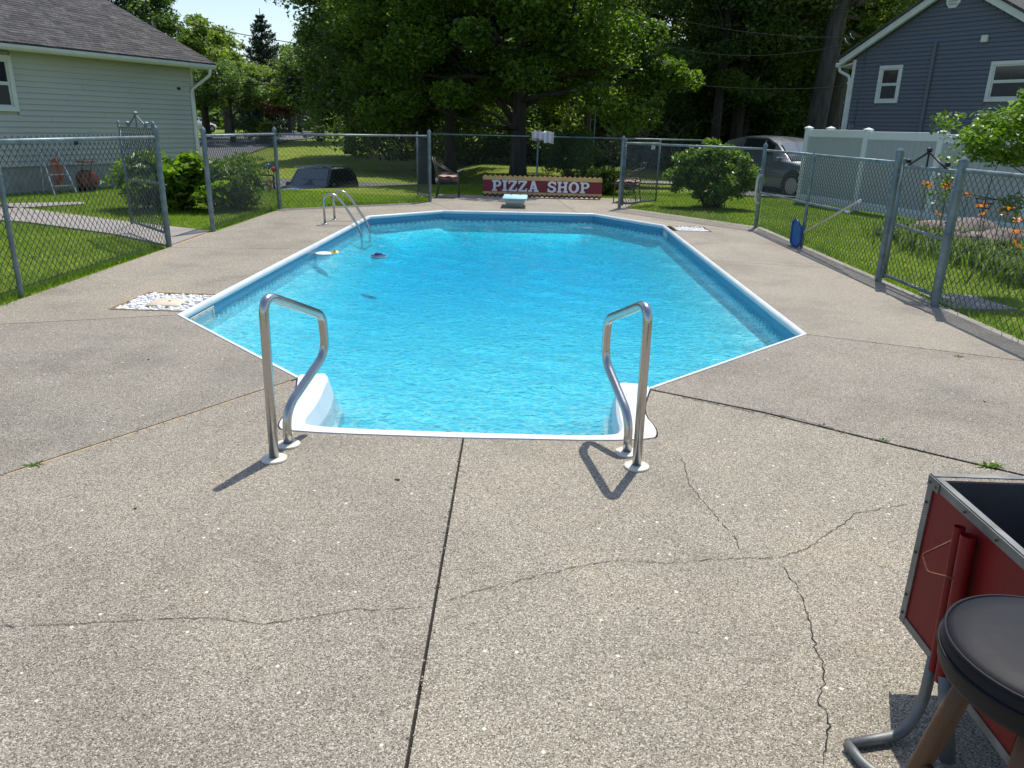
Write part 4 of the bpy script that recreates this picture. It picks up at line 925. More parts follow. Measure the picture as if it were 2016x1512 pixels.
for y, z in ((BY1 - .012, .685), (BY1 - .045, .683), (BY1 - .012, .62), (BY1 - .012, .235), (BY1 - .012, .30), (BY1 - .25, .213), (BY1 - .012, .45), (BY1 - .2, .687), (BY1 - .35, .687)):
    MB().lathe([(.0045, -.0035), (.0045, -.001), (.002, .001)], (0, 0, 0), 8)
    MB().box((-.004, y - BY1, z), (.004, .008, .008), 0, .0015).build('rivet', 'dark', bx)
# socket tubes welded to the side panel, with a wire bail
for y, r in ((1.865, .0145), (1.818, .0205)):
    MB().tube([(BX0 - .022 - BX0, y - BY1 - .0, .655), (BX0 - .022 - BX0, y - BY1 - .035, .215)], r, 16, caps=False).build('socket_tube', 'red', bx, True)
MB().tube(smooth_path([(-.022, 1.885 - BY1, .60), (-.085, 1.90 - BY1, .545), (-.085, 1.86 - BY1, .515), (-.03, 1.80 - BY1, .53)], .01, 4), .0032, 6).build('wire_bail', 'rust', bx, True)
lg = MB().tube(smooth_path([(-.022, 1.845 - BY1, .24), (-.03, 1.83 - BY1, .10), (-.09, 1.79 - BY1, .02), (-.265, 1.748 - BY1, .018)], [.1, .1], 8), [.0155] * 19 + [.013], 14).build('leg', 'bin_steel', bx, True)
MB().tube(smooth_path([(-.265, 1.748 - BY1, .018), (-.245, 1.66 - BY1, .018), (-.05, 1.50 - BY1, .018), (.2, 1.45 - BY1, .02)], .05, 5), .014, 12).build('foot_bar', 'bin_steel', bx, True)
MB().tube([(-.02, 1.775 - BY1, .24), (-.01, 1.70 - BY1, .018)], .021, 14).build('leg', 'bin_steel', bx, True)
for x, y in ((.50, -.06), (.50, -.62), (.05, -.62)): MB().tube([(x, y, .0), (x, y, .2)], .017, 12).build('leg', 'bin_steel', bx, True)

stl = thing('bar_stool', 'wooden bar stool with a round black vinyl seat in front of the red bin', 'stool', (1.058, 1.288, 0))
seat = MB().lathe([(.17, .602), (.192, .608), (.200, .622), (.203, .650), (.205, .656), (.201, .662), (.202, .672), (.197, .688), (.182, .698), (.14, .705), (.06, .708), (.01, .709)], (0, 0, 0), 56).build('seat', 'leather', stl, True)
MB().tube([(.2035 * math.cos(a), .2035 * math.sin(a), .658) for a in np.linspace(0, 2 * math.pi, 49)[:-1]], .0042, 6, closed=True).build('piping', 'leather', seat, True)
MB().tube([(.197 * math.cos(a), .197 * math.sin(a), .690) for a in np.linspace(0, 2 * math.pi, 49)[:-1]], .0038, 6, closed=True).build('piping', 'leather', seat, True)
MB().lathe([(.14, .585), (.145, .606)], (0, 0, 0), 32).build('seat_base', 'wood_leg', stl, 'auto')
lt_ = []
for k, a in enumerate((139, 229, 319, 49)):
    ca, sa = math.cos(R(a)), math.sin(R(a)); top = Vector((ca * .12, sa * .12, .61)); ft = Vector((ca * .235, sa * .235, .0)); lt_.append((top, ft))
    MB().tube([top, top.lerp(ft, .3), top.lerp(ft, .6), ft], [.019, .023, .021, .015], 16).build('leg', 'wood_leg', stl, True)
for k, z in ((0, .30), (1, .24), (2, .30), (3, .24)):
    a, b = lt_[k], lt_[(k + 1) % 4]; f_ = 1 - z / .61; MB().tube([a[0].lerp(a[1], f_), b[0].lerp(b[1], f_)], .0125, 12).build('rung', 'wood_leg', stl, True)
wb = thing('white_ball', 'small white plastic lid on the deck behind the stool legs', 'lid', (1.42, 1.93, 0))
MB().lathe([(.05, 0), (.055, .01), (.05, .03), (.02, .042)], (0, 0, 0), 20).build('lid_shell', 'white_pl', wb, 'auto')

# ------------------------------------------------------------------ houses
def siding(par, x0, x1, z0, exposure, n, mat, name='siding_board', clip=None, holes=()):
    for k in range(n):
        za = z0 + k * exposure; zb = za + exposure
        segs = [(x0, x1)] if clip is None else [clip(za, zb)]
        for h in holes:
            if zb > h[2] and za < h[3]:
                out = []
                for s in segs:
                    if h[0] > s[0]: out.append((s[0], min(s[1], h[0])))
                    if h[1] < s[1]: out.append((max(s[0], h[1]), s[1]))
                segs = [s for s in out if s[1] - s[0] > .01]
        cut = []
        for s in segs:
            x = s[0]; nx_ = x0 + ((k * 1.37) % 3.66)
            while nx_ < s[1] - .25:
                if nx_ > x + .25: cut.append((x, nx_ - .0015)); x = nx_ + .0015
                nx_ += 3.66
            cut.append((x, s[1]))
        for s in cut:
            mb = MB(); a, b = s[0], s[1]; t = .030 + .0025 * ((k * 7 + int(a * 3)) % 3)
            pr = [(-.001, za), (-t, za + .002), (-t + .001, za + .010), (-.003, zb + .003), (-.001, zb + .003)]
            vs = [(a, y, z) for y, z in pr] + [(b, y, z) for y, z in pr]; m_ = len(pr)
            mb.add(vs, [tuple(range(m_ - 1, -1, -1)), tuple(range(m_, 2 * m_))] + [(i, (i + 1) % m_, m_ + (i + 1) % m_, m_ + i) for i in range(m_)])
            mb.build(name, mat, par)
def window(par, x0, x1, z0, z1, tw=.09, label=None, y=-.02):
    f = MB()
    for (a, b, c, d) in ((x0, x1, z1 - tw, z1), (x0, x1, z0, z0 + tw), (x0, x0 + tw, z0 + tw, z1 - tw), (x1 - tw, x1, z0 + tw, z1 - tw)):
        f.box(((a + b) / 2, y - .012, (c + d) / 2), (b - a, .05, d - c), 0, .004)
    w = f.build('window', 'trim', par)
    xi0, xi1, zi0, zi1 = x0 + tw, x1 - tw, z0 + tw, z1 - tw; zm = (zi0 + zi1) / 2
    for (za, zb, yy, mt) in ((zm, zi1, y + .006, 'glass'), (zi0, zm, y + .016, 'screen')):
        s = MB(); q = .035
        for (a, b, c, d) in ((xi0, xi1, zb - q, zb), (xi0, xi1, za, za + q), (xi0, xi0 + q, za + q, zb - q), (xi1 - q, xi1, za + q, zb - q)): s.box(((a + b) / 2, yy, (c + d) / 2), (b - a, .03, d - c))
        s.build('sash', 'trim', w)
        MB().box(((xi0 + xi1) / 2, yy + .008, (za + zb) / 2), (xi1 - xi0 - 2 * q, .006, zb - za - 2 * q)).build('pane', mt, w)
    return w
hl = thing('green_house', 'pale green clapboard house with a dark shingle roof on the left', 'house', (-9.43, 22.0, .02), R(66.6))
MB().box((-7.6, 4.03, .28), (15.2, 8, .60)).build('foundation', 'foundation', hl)
MB().box((-7.6, 4.02, 1.75), (15.18, 8, 2.38)).build('wall', 'siding_g', hl)
HWIN = (-6.3, -4.98, 1.72, 2.86)
siding(hl, -15.2, -.085, .56, .1205, 20, 'siding_g', holes=[HWIN])
window(hl, *HWIN, tw=.10)
for x in (-.035,): MB().box((x, .01, 1.76), (.085, .075, 2.40)).build('corner_board', 'trim', hl)
MB().prism([(-15.5, -.42), (.34, -.42), (.34, 8.4), (-15.5, 8.4)], 2.955, 2.975).build('soffit', 'siding_g', hl)
MB().box((-7.58, -.43, 3.0), (15.84, .03, .13)).build('fascia', 'trim', hl)
gt_ = MB(); pr = [(-.445, 2.94), (-.52, 2.945), (-.555, 2.99), (-.56, 3.05), (-.55, 3.05), (-.54, 2.995), (-.515, 2.96), (-.45, 2.955)]
vs = [(-15.5, y, z) for y, z in pr] + [(.36, y, z) for y, z in pr]; m_ = len(pr)
gt_.add(vs, [tuple(range(m_ - 1, -1, -1)), tuple(range(m_, 2 * m_))] + [(i, (i + 1) % m_, m_ + (i + 1) % m_, m_ + i) for i in range(m_)]).build('gutter', 'trim', hl)
MB().tube(smooth_path([(.18, -.50, 2.95), (.18, -.50, 2.80), (-.10, -.07, 2.42), (-.12, -.05, 2.30), (-.12, -.05, .1)], .10, 5), .04, 8).build('downpipe', 'trim', hl, 'auto')
SL = .44
rf = MB(); rf.add([(-15.6, -.5, 3.03), (.42, -.5, 3.03), (.42, 4.0, 3.03 + 4.5 * SL), (-15.6, 4.0, 3.03 + 4.5 * SL), (-15.6, 8.5, 3.03), (.42, 8.5, 3.03),
    (-15.6, -.5, 3.09), (.42, -.5, 3.09), (.42, 4.0, 3.09 + 4.5 * SL), (-15.6, 4.0, 3.09 + 4.5 * SL), (-15.6, 8.5, 3.09), (.42, 8.5, 3.09)],
    [(0, 3, 2, 1), (3, 4, 5, 2), (6, 7, 8, 9), (9, 8, 11, 10), (0, 1, 7, 6), (1, 2, 8, 7), (2, 5, 11, 8), (5, 4, 10, 11), (4, 3, 9, 10), (3, 0, 6, 9)])
roof = rf.build('roof', 'shingle', hl)
MB().add([(.34, -.4, 2.97), (.34, 8.4, 2.97), (.34, 4, 3.03 + 4.4 * SL)], [(0, 1, 2)]).build('gable_wall', 'siding_g', hl)
sh = MB(); rg = random.Random(4); nrow = 34; ex = 4.55 / nrow
for k in range(nrow):
    y0 = -.52 + k * ex; zt = lambda y: 3.095 + (y + .5) * SL; x = -12.6 + rg.uniform(0, .15)
    while x < .42:
        w = rg.choice((.14, .17, .30, .33)); x1 = min(x + w, .435); h = .010 + rg.uniform(0, .005); yo = rg.uniform(0, .012)
        sh.add([(x, y0 + yo, zt(y0) + h), (x1 - .008, y0 + yo, zt(y0) + h), (x1 - .008, y0 + ex + .02, zt(y0 + ex + .02) + .002), (x, y0 + ex + .02, zt(y0 + ex + .02) + .002), (x, y0 + yo, zt(y0) - .004), (x1 - .008, y0 + yo, zt(y0) - .004)], [(0, 1, 2, 3), (4, 5, 1, 0)])
        x = x1
stuff(sh.build('shingles', 'shingle', roof))
MB().box((-.52, -.035, 2.42), (.09, .07, .06), 0, .01).build('vent_outlet', 'dark', hl)
MB().box((-3.75, -.04, 1.10), (.09, .06, .16), 0, .01).build('outlet_box', 'dark', hl)

hb = thing('blue_house', 'slate blue clapboard house with a white trimmed gable on the right', 'house', (9.056, 24.0, 0), R(-55.05))
apex = (2.7, 5.31); ev = 3.77; WB = 5.4
MB().prismy([(0.002, 0), (WB, 0), (WB, ev), apex, (0.002, ev)], .002, 9).build('wall', 'siding_b', hb)
def clipb(za, zb):
    zc = zb
    if zc <= ev: return (0.0, WB)
    k = (zc - ev) / (apex[1] - ev); return (2.7 * k, WB - 2.7 * k)
W1 = (.84, 1.52, 2.52, 3.50); W2 = (3.83, 5.1, 2.52, 3.46)
siding(hb, 0, WB, .25, .1046, 47, 'siding_b', clip=clipb, holes=[W1, W2])
window(hb, *W1, tw=.085); window(hb, *W2, tw=.085)
MB().box((.03, -.02, 1.9), (.09, .05, 3.6)).build('corner_board', 'trim', hb)
MB().box((2.33, -.045, 2.30), (.085, .09, 3.42), 0, .004).build('cable_cover', 'siding_b', hb)
sl_ = (apex[1] - ev) / 2.7
for s, x0 in ((1, -.36), (-1, WB + .36)):
    zl = ev - .36 * sl_; xa = 2.7; t0 = .19
    pl = [(x0, zl - .02), (xa, apex[1] - .02), (xa, apex[1] + t0 - .02), (x0, zl + t0 - .05)]
    MB().prismy(pl, -.22, -.10).build('rake_board', 'trim', hb)
    MB().prismy([(x0 - .05 * s, zl + t0 - .045), (xa, apex[1] + t0 - .015), (xa, apex[1] + t0 + .05), (x0 - .05 * s, zl + t0 + .01)], -.28, 9.2).build('roof', 'shingle', hb)
    MB().prismy([(x0, zl - .03), (0 if s > 0 else WB, zl + .06), (0 if s > 0 else WB, zl + .02), (x0, zl - .05)], -.10, 9.0).build('soffit', 'trim', hb)
MB().box((-.42, 4.4, ev - .20), (.12, 9.2, .11), 0, .01).build('gutter', 'trim', hb)
MB().tube(smooth_path([(-.40, -.10, 3.56), (-.40, -.09, 3.42), (-.06, -.06, 3.26), (-.045, -.05, 3.1), (-.045, -.05, 0)], .10, 5), .042, 8).build('downpipe', 'trim', hb, 'auto')
MB().tube([(.30, -.03, 1.86), (.34, -.03, 3.9)], .014, 8).build('conduit', 'siding_b', hb, True)
MB().box((.24, -.04, 1.88), (.17, .09, .12), 0, .01).build('meter_box', 'galv', hb)
MB().box((3.55, -.05, 4.0), (.16, .10, .17), 0, .015).build('wall_vent', 'trim', hb)
gv = MB(); 
oct_ = [(2.58 + a, 4.96 + b) for a, b in ((-.09, -.17), (.09, -.17), (.18, -.05), (.18, .12), (.09, .24), (-.09, .24), (-.18, .12), (-.18, -.05))]
gvo = gv.prismy(oct_, -.05, -.015).build('gable_vent', 'trim', hb)
for k in range(3): MB().box((2.58, -.055, 4.88 + k * .07), (.20, .02, .02)).build('louver', 'foundation', gvo)
for k, (dx, dz) in enumerate(((-.16, .16), (-.02, .28))): MB().tube(smooth_path([(.0 + dx, -.15, 3.95 + dz), (dx, -.3, 4.0 + dz), (dx - .05, -.32, 4.1 + dz)], .03, 3), .010, 6).build('wire_hook', 'trim', hb, True)

# ------------------------------------------------------------------ white vinyl fence
wfp = [(6.78, 20.3), (7.40, 18.2), (8.02, 16.1), (8.64, 14.0), (9.26, 11.9)]; wa = math.atan2(-2.1, .62); WL = math.hypot(.62, 2.1)
wf = thing('vinyl_fence', 'tall white vinyl privacy fence between the lawn and the blue house', 'fence', (6.78, 20.3, 0), wa)
def vpost(u, y, h):
    o = MB().box((u, y, h / 2), (.127, .127, h), 0, .006).build('post', 'vinyl_w', wf)
    MB().add([(u + sx * .08, y + sy * .08, h + z) for z, k in ((0, 1), (.03, 1)) for sx, sy in ((-1, -1), (1, -1), (1, 1), (-1, 1))] + [(u, y, h + .07)], [(3, 2, 1, 0), (0, 1, 5, 4), (1, 2, 6, 5), (2, 3, 7, 6), (3, 0, 4, 7), (4, 5, 8), (5, 6, 8), (6, 7, 8), (7, 4, 8)]).build('post_cap', 'vinyl_w', o)
bm_ = MB().box((0, 0, 0), (.148, .022, 1.50), 0, .006).mesh('board'); bm_.materials.append(M['vinyl_g'])
for k in range(5):
    h = 1.78 - .028 * k; vpost(k * WL, 0, h)
    if k < 4:
        for z, hh in ((h - .10, .17), (.12, .17)): MB().box((k * WL + WL / 2, 0, z), (WL - .13, .045, hh), 0, .005).build('rail', 'vinyl_w', wf)
        nb = 13
        for q in range(nb):
            o = link('board', bm_, None, wf, loc=(k * WL + .0635 + (WL - .127) * (q + .5) / nb, 0, .86 - .014 * k)); o.scale = ((WL - .127) / nb / .151, 1, 1)
vpost(.25, .45, 1.78)
# ------------------------------------------------------------------ vehicles
def wheel(par, x, y, r, w=.2):
    s = 1 if y > 0 else -1
    wh = MB().lathe([(r * .62, -w / 2), (r * .93, -w / 2), (r, -w * .35), (r, w * .35), (r * .93, w / 2), (r * .62, w / 2)], (x, y, r), 26, 'y').build('wheel', 'rubber', par, 'auto')
    rim = MB().lathe([(r * .60, -w * .3), (r * .60, 0), (r * .2, 0), (r * .12, .01)], (x, y + s * w * .42, r), 20, 'y')
    for k in range(7): a = 2 * math.pi * k / 7; rim.tube([(x, y + s * w * .48, r), (x + r * .6 * math.cos(a), y + s * w * .47, r + r * .6 * math.sin(a))], .025, 5)
    rim.build('rim', 'alu', wh, 'auto')
def car(name, label, cat, loc, rz, st, paint, wheels, wr_, gh, lamps=True, rack=False):
    """st: stations (x, z_low, z_belt, w_low, w_belt, z_top, w_top); gh = (first, last) greenhouse station indices; front is +x"""
    t = thing(name, label, cat, loc, rz); mb = MB(); n = 13; V = []
    for (x, zl, zb, wl_, wb_, zt, wt) in st:
        h = [(wl_ * .96, zl), (wl_ + .01, zl + (zb - zl) * .35), (wl_ + .015, zl + (zb - zl) * .7), (wb_, zb), (wb_ * .97 + wt * .03, zb + (zt - zb) * .06 + .001), (wt, zt - .03 * min(1, (zt - zb) * 5)), (wt * .80, zt)]
        V += [(x, -y, z) for y, z in h[:6]] + [(x, 0, zt + .015)] + [(x, y, z) for y, z in h[:6][::-1]]
    m_ = len(st); mb.add(V, [(i * n + k, (i + 1) * n + k, (i + 1) * n + k + 1, i * n + k + 1) for i in range(m_ - 1) for k in range(n - 1)] + [tuple(range(n)), tuple((m_ - 1) * n + k for k in range(n - 1, -1, -1))])
    body = mb.build('body', paint, t, 'auto')
    a, b = gh
    def P(i, k, sgn, f, out=.006):       # point on side glass between belt (f=0) and top (f=1)
        x, zl, zb, wl_, wb_, zt, wt = st[i]; z0_, z1_ = zb + (zt - zb) * .10, zt - .075; y0_, y1_ = wb_ * .965 + wt * .035, wt
        f2 = (z0_ + (z1_ - z0_) * f - zb) / max(zt - zb, 1e-3); return (x, sgn * (y0_ + (y1_ - y0_) * f2 + out), z0_ + (z1_ - z0_) * f)
    for sgn in (-1, 1):
        for i in range(a + 1, b - 1):
            e = .07; p = [Vector(P(i, 0, sgn, 0)), Vector(P(i + 1, 0, sgn, 0)), Vector(P(i + 1, 0, sgn, 1)), Vector(P(i, 0, sgn, 1))]
            q = [p[0].lerp(p[1], e), p[1].lerp(p[0], e), p[2].lerp(p[3], e), p[3].lerp(p[2], e)]; MB().add(q, [(0, 1, 2, 3) if sgn < 0 else (3, 2, 1, 0)]).build('side_window', 'car_glass', t)
    for (i0, i1, nm) in ((b - 1, b, 'windshield'), (a + 1, a, 'rear_window')):
        s0, s1 = st[i0], st[i1]; sx = 1 if nm == 'windshield' else -1
        p = [Vector((s1[0], -s1[4] * .86, s1[2] + .035)), Vector((s1[0], s1[4] * .86, s1[2] + .035)), Vector((s0[0], s0[6] * .86, s0[5] - .02)), Vector((s0[0], -s0[6] * .86, s0[5] - .02))]
        nrm = (p[1] - p[0]).cross(p[3] - p[0]).normalized() * sx; nrm = nrm if nrm.z > 0 else -nrm
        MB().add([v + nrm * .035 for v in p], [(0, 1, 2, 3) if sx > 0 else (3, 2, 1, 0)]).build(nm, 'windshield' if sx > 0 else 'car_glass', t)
    for x, y in ((wheels[0], 1), (wheels[0], -1), (wheels[1], 1), (wheels[1], -1)):
        wheel(t, x, y * (st[m_ // 2][3] - .10), wr_, .22)
        MB().lathe([(wr_ * 1.16, -.02), (wr_ * 1.16, .0)], (x, y * (st[m_ // 2][3] + .012), wr_ + .01), 24, 'y').build('wheel_arch', 'dark', body)
    xf = st[-1][0]; f = st[-1]
    for s in (-1, 1):
        MB().box((xf - .04, s * f[4] * .74, f[2] - .13), (.14, .30, .12), 0, .02).build('headlight', 'lamp_glass', t)
        MB().box((st[b][0] - .25, s * (st[b][4] + .10), st[b][2] + .09), (.10, .20, .14), 0, .03).build('mirror', paint, t, 'auto')
        MB().box((st[0][0] + .02, s * st[0][4] * .8, st[0][2] - .15), (.08, .16, .30), 0, .02).build('taillight', 'rust', t)
    MB().box((xf + .01, 0, f[1] + .15), (.14, f[3] * 1.9, .20), 0, .03).build('bumper', 'dark', t)
    MB().box((xf + .0, 0, f[2] - .14), (.05, f[4] * .9, .13), 0, .01).build('grille', 'dark', t)
    for s in (-1, 1):
        for x in (st[a + 1][0] * .4 + st[b - 1][0] * .6,): MB().box((x, s * (st[m_ // 2][3] + .02), st[m_ // 2][2] - .10), (.16, .02, .025), 0, .006).build('door_handle', 'chrome', t)
    if rack:
        zt = st[a + 2][5]; r_ = MB()
        for s in (-1, 1): r_.tube([(st[a + 1][0] + .2, s * .55, zt + .05), (st[b - 1][0] - .1, s * .55, zt + .05)], .018, 8)
        for x in (-1.2, -.2, .5): r_.tube([(x, -.6, zt + .07), (x, .6, zt + .07)], .018, 8)
        r_.build('roof_rack', 'alu', t)
    return t
JP = [(-2.15, .45, 1.02, .84, .84, 1.10, .80), (-2.10, .42, 1.02, .88, .87, 1.30, .80), (-1.85, .42, 1.02, .88, .87, 1.66, .72), (-.9, .40, 1.02, .89, .87, 1.70, .72), (.05, .40, 1.02, .89, .87, 1.68, .72), (.62, .40, 1.02, .89, .87, 1.10, .82), (1.4, .40, 1.0, .89, .86, 1.045, .80), (2.0, .42, .95, .88, .84, .99, .78), (2.15, .5, .90, .84, .80, .93, .74)]
car('parked_jeep', 'boxy dark green off-road car with a roof rack parked below the lawn bank', 'car', (-8.6, 30.5, -1.72), R(-101), JP, 'car_green', (-1.35, 1.35), .36, (1, 5), rack=True)
SV = [(-2.3, .5, .95, .84, .84, 1.0, .76), (-2.22, .35, .98, .92, .90, 1.15, .74), (-1.75, .30, 1.0, .94, .91, 1.55, .66), (-.95, .28, 1.0, .95, .91, 1.68, .66), (.0, .28, .99, .95, .91, 1.66, .66), (.45, .28, .98, .95, .91, 1.50, .70), (1.15, .28, .97, .95, .90, 1.02, .80), (1.8, .30, .90, .94, .87, .95, .76), (2.2, .36, .80, .88, .80, .83, .68), (2.32, .45, .70, .78, .72, .72, .6)]
car('parked_suv', 'grey crossover car parked behind the big bush by the white fence', 'car', (7.35, 23.9, -.10), R(-64), SV, 'car_grey', (-1.45, 1.5), .37, (2, 6))
car('parked_suv', 'small white car parked at the far end of the street', 'car', (-31.6, 98, float(ground(-31.6, 98)) + .05), R(100), SV, 'car_white', (-1.45, 1.5), .37, (2, 6))
car('parked_suv', 'white car half hidden behind the left house corner', 'car', (-39.6, 92, float(ground(-39.6, 92)) + .05), R(60), SV, 'car_white', (-1.45, 1.5), .37, (2, 6))
car('parked_suv', 'distant white car at the bend of the street under the dark trees', 'car', (-40, 160, float(ground(-40, 160)) + .05), R(95), SV, 'car_white', (-1.45, 1.5), .37, (2, 6))

# ------------------------------------------------------------------ bits by the left house
ld = thing('step_ladder', 'grey aluminium stepladder leaning against the green house foundation', 'ladder', (-10.98, 17.5, -.02), R(66.6))
for s, x in ((-1, -.20), (1, .20)):
    MB().tube([(x * 1.35, -.45, 0), (x, -.06, 1.0)], .018, 6).build('side_rail', 'alu', ld)
    MB().tube([(x * 1.2, -.05, 0), (x, -.04, .95)], .014, 6).build('rear_leg', 'alu', ld)
for k in range(4): f_ = .2 + k * .24; MB().box((0, -.45 + .39 * f_, f_), (.44 - .08 * f_, .08, .02)).build('tread', 'alu', ld)
cd = thing('orange_cord', 'orange extension cord coiled over the stepladder', 'cord', (-10.94, 17.42, .0), R(66.6))
mb = MB(); rg = random.Random(3)
for k in range(9): 
    w = .07 + .012 * (k % 4); hgt = rg.uniform(.22, .33)
    mb.tube([(.05 + w * math.cos(a) + k * .008, -.10 - k * .006 + .01 * math.sin(3 * a), .48 + hgt * math.sin(a)) for a in np.linspace(0, 2 * math.pi, 25)[:-1]], .008, 5, closed=True)
mb.build('cord_coil', 'orange', cd, True)
rc = thing('hose_cart', 'rusty red hose cart standing right of the stepladder', 'cart', (-10.72, 18.15, -.02), R(66.6))
MB().lathe([(.20, -.12), (.22, -.11), (.22, .11), (.20, .12)], (0, -.3, .30), 18, 'y').build('reel', 'rust', rc, 'auto')
for s in (-.15, .15): MB().tube([(-.05, -.3 + s, .05), (.02, -.3 + s, .6), (.12, -.3 + s, .78)], .015, 6).build('frame_bar', 'rust', rc)
MB().box((.02, -.3, .70), (.25, .34, .03), .1).build('tray', 'rust', rc)
for s in (-.17, .17): MB().lathe([(.10, -.02), (.10, .02)], (-.05, -.3 + s, .10), 14, 'y').build('wheel', 'rubber', rc, 'auto')
pt = thing('clay_pot', 'terracotta pot against the house at the far left edge', 'pot', (-11.62, 16.3, -.02))
MB().lathe([(.11, 0), (.16, .25), (.18, .26), (.18, .31), (.15, .31), (.13, .22)], (0, 0, 0), 20).build('pot_body', 'rust', pt, 'auto')
# ornaments and railing beyond the left fence
bo = thing('lawn_ornament', 'blue and red balls on sticks standing in the far left lawn', 'ornament', (-8.75, 25.6, float(ground(-8.75, 25.6))))
for dx, z, m_, r in ((0, .28 - bo.location.z, 'balloon_b', .085), (.17, .18 - bo.location.z, 'balloon_r', .085)):
    MB().lathe([(r * math.sin(a) + .001, -r * math.cos(a)) for a in np.linspace(0, math.pi, 10)], (dx, 0, z), 16).build('ball', m_, bo, True)
    MB().tube([(dx, 0, 0), (dx, 0, z)], .01, 5).build('stick', 'dark', bo)
gz = float(ground(-7.6, 22.2))
hr = thing('black_railing', 'black metal railing behind the left shrubs', 'railing', (-7.6, 22.3, gz))
MB().tube(smooth_path([(-1.2, .2, 0), (-1.2, .2, .2 - gz), (.1, 0, .2 - gz), (.1, 0, 0)], .03, 3), .022, 6).build('rail_frame', 'dark', hr)
for x in (-.8, -.4): MB().tube([(x, .1, 0), (x, .1, .19 - gz)], .012, 6).build('baluster', 'dark', hr)
MB().box((-.02, -.05, -.12 - gz), (.11, .11, .42), 0, .02).build('red_canister', 'balloon_r', hr)

# ------------------------------------------------------------------ utility pole and wires
up = thing('utility_pole', 'brown wooden utility pole behind the small conifer', 'pole', (1.85, 30.0, 0))
MB().tube([(0, 0, -.2), (.0, 0, 2.9)], [.15, .12], 14).build('pole_shaft', 'pole_wood', up, True)
MB().tube([(.26, -.1, 0), (.26, -.1, 2.75)], .03, 8).build('conduit', 'galv', up, True)
MB().tube([(-.75, 0, 2.45), (-.75, 0, 2.9)], .05, 8).build('marker_tube', 'trim', up, True)
def cable(p0, p1, sag, label, r=.014):
    P = [Vector(p0).lerp(Vector(p1), t) - Vector((0, 0, sag * 4 * t * (1 - t))) for t in np.linspace(0, 1, 24)]
    t_ = MB().tube(P, r, 5).build('overhead_wire', 'cable', None, True); tag(t_, label, 'wire', 'overhead wires'); return t_
cable((2.2, 32, 4.0), (9.0, 24.4, 3.0 - .0), .35, 'lowest overhead wire running to the blue house downpipe', .013)
cable((2.0, 32, 5.7), (8.9, 23.9, 4.12), .75, 'sagging service wire ending at the blue house eave', .012)
cable((2.0, 32, 6.6), (9.0, 23.9, 4.28), .45, 'upper service wire ending at the blue house eave', .011)
cable((-45, 60, 12.1), (2, 60, 9.4), .4, 'topmost overhead wire crossing the sky above the spruce', .03)
cable((-30, 50, 9.2), (-2, 40, 4.6), .8, 'overhead wire sloping down across the spruce', .022)
cable((-22, 42, 3.75), (2, 34, 3.0), .15, 'low thick wire in front of the far left trees', .025)
cable((-24, 46, 4.4), (2, 38, 3.6), .2, 'low thin wire just above the thick one by the far left trees', .016)

# ------------------------------------------------------------------ plants
def leaf_cloud(pts, size, rg, up=.55, aspect=.55, fold=.12, name='leaves', droop=0.0):
    n = len(pts); nr = rg.normal(0, 1, (n, 3)); nr[:, 2] = np.abs(nr[:, 2]) + up; nr /= np.linalg.norm(nr, axis=1, keepdims=True)
    d = rg.normal(0, 1, (n, 3)); d[:, 2] -= droop; d -= (d * nr).sum(1, keepdims=True) * nr; d /= np.linalg.norm(d, axis=1, keepdims=True)
    w = np.cross(nr, d); s = (size * np.clip(rg.lognormal(-.05, .32, n), .4, 1.9))[:, None]
    a = pts - d * s / 2; c = pts + d * s / 2 - nr * s * fold; l = pts + w * s * aspect / 2 + nr * s * fold * .4; r = pts - w * s * aspect / 2 + nr * s * fold * .4
    V = np.stack([a, r, c, l], 1).reshape(-1, 3); return np_mesh(name, V, quads=np.arange(4 * n).reshape(n, 4))
def limb(p0, p1, rg, bend=.12, n=6):
    p0, p1 = np.array(p0), np.array(p1); L = np.linalg.norm(p1 - p0); P = []
    off = rg.normal(0, bend, 3) * L; off[2] = abs(off[2]) * .6
    for k in range(n + 1): t = k / n; P.append(tuple(p0 * (1 - t) + p1 * t + off * 4 * t * (1 - t) * .5 + rg.normal(0, .01, 3) * L * (0 < k < n)))
    return P
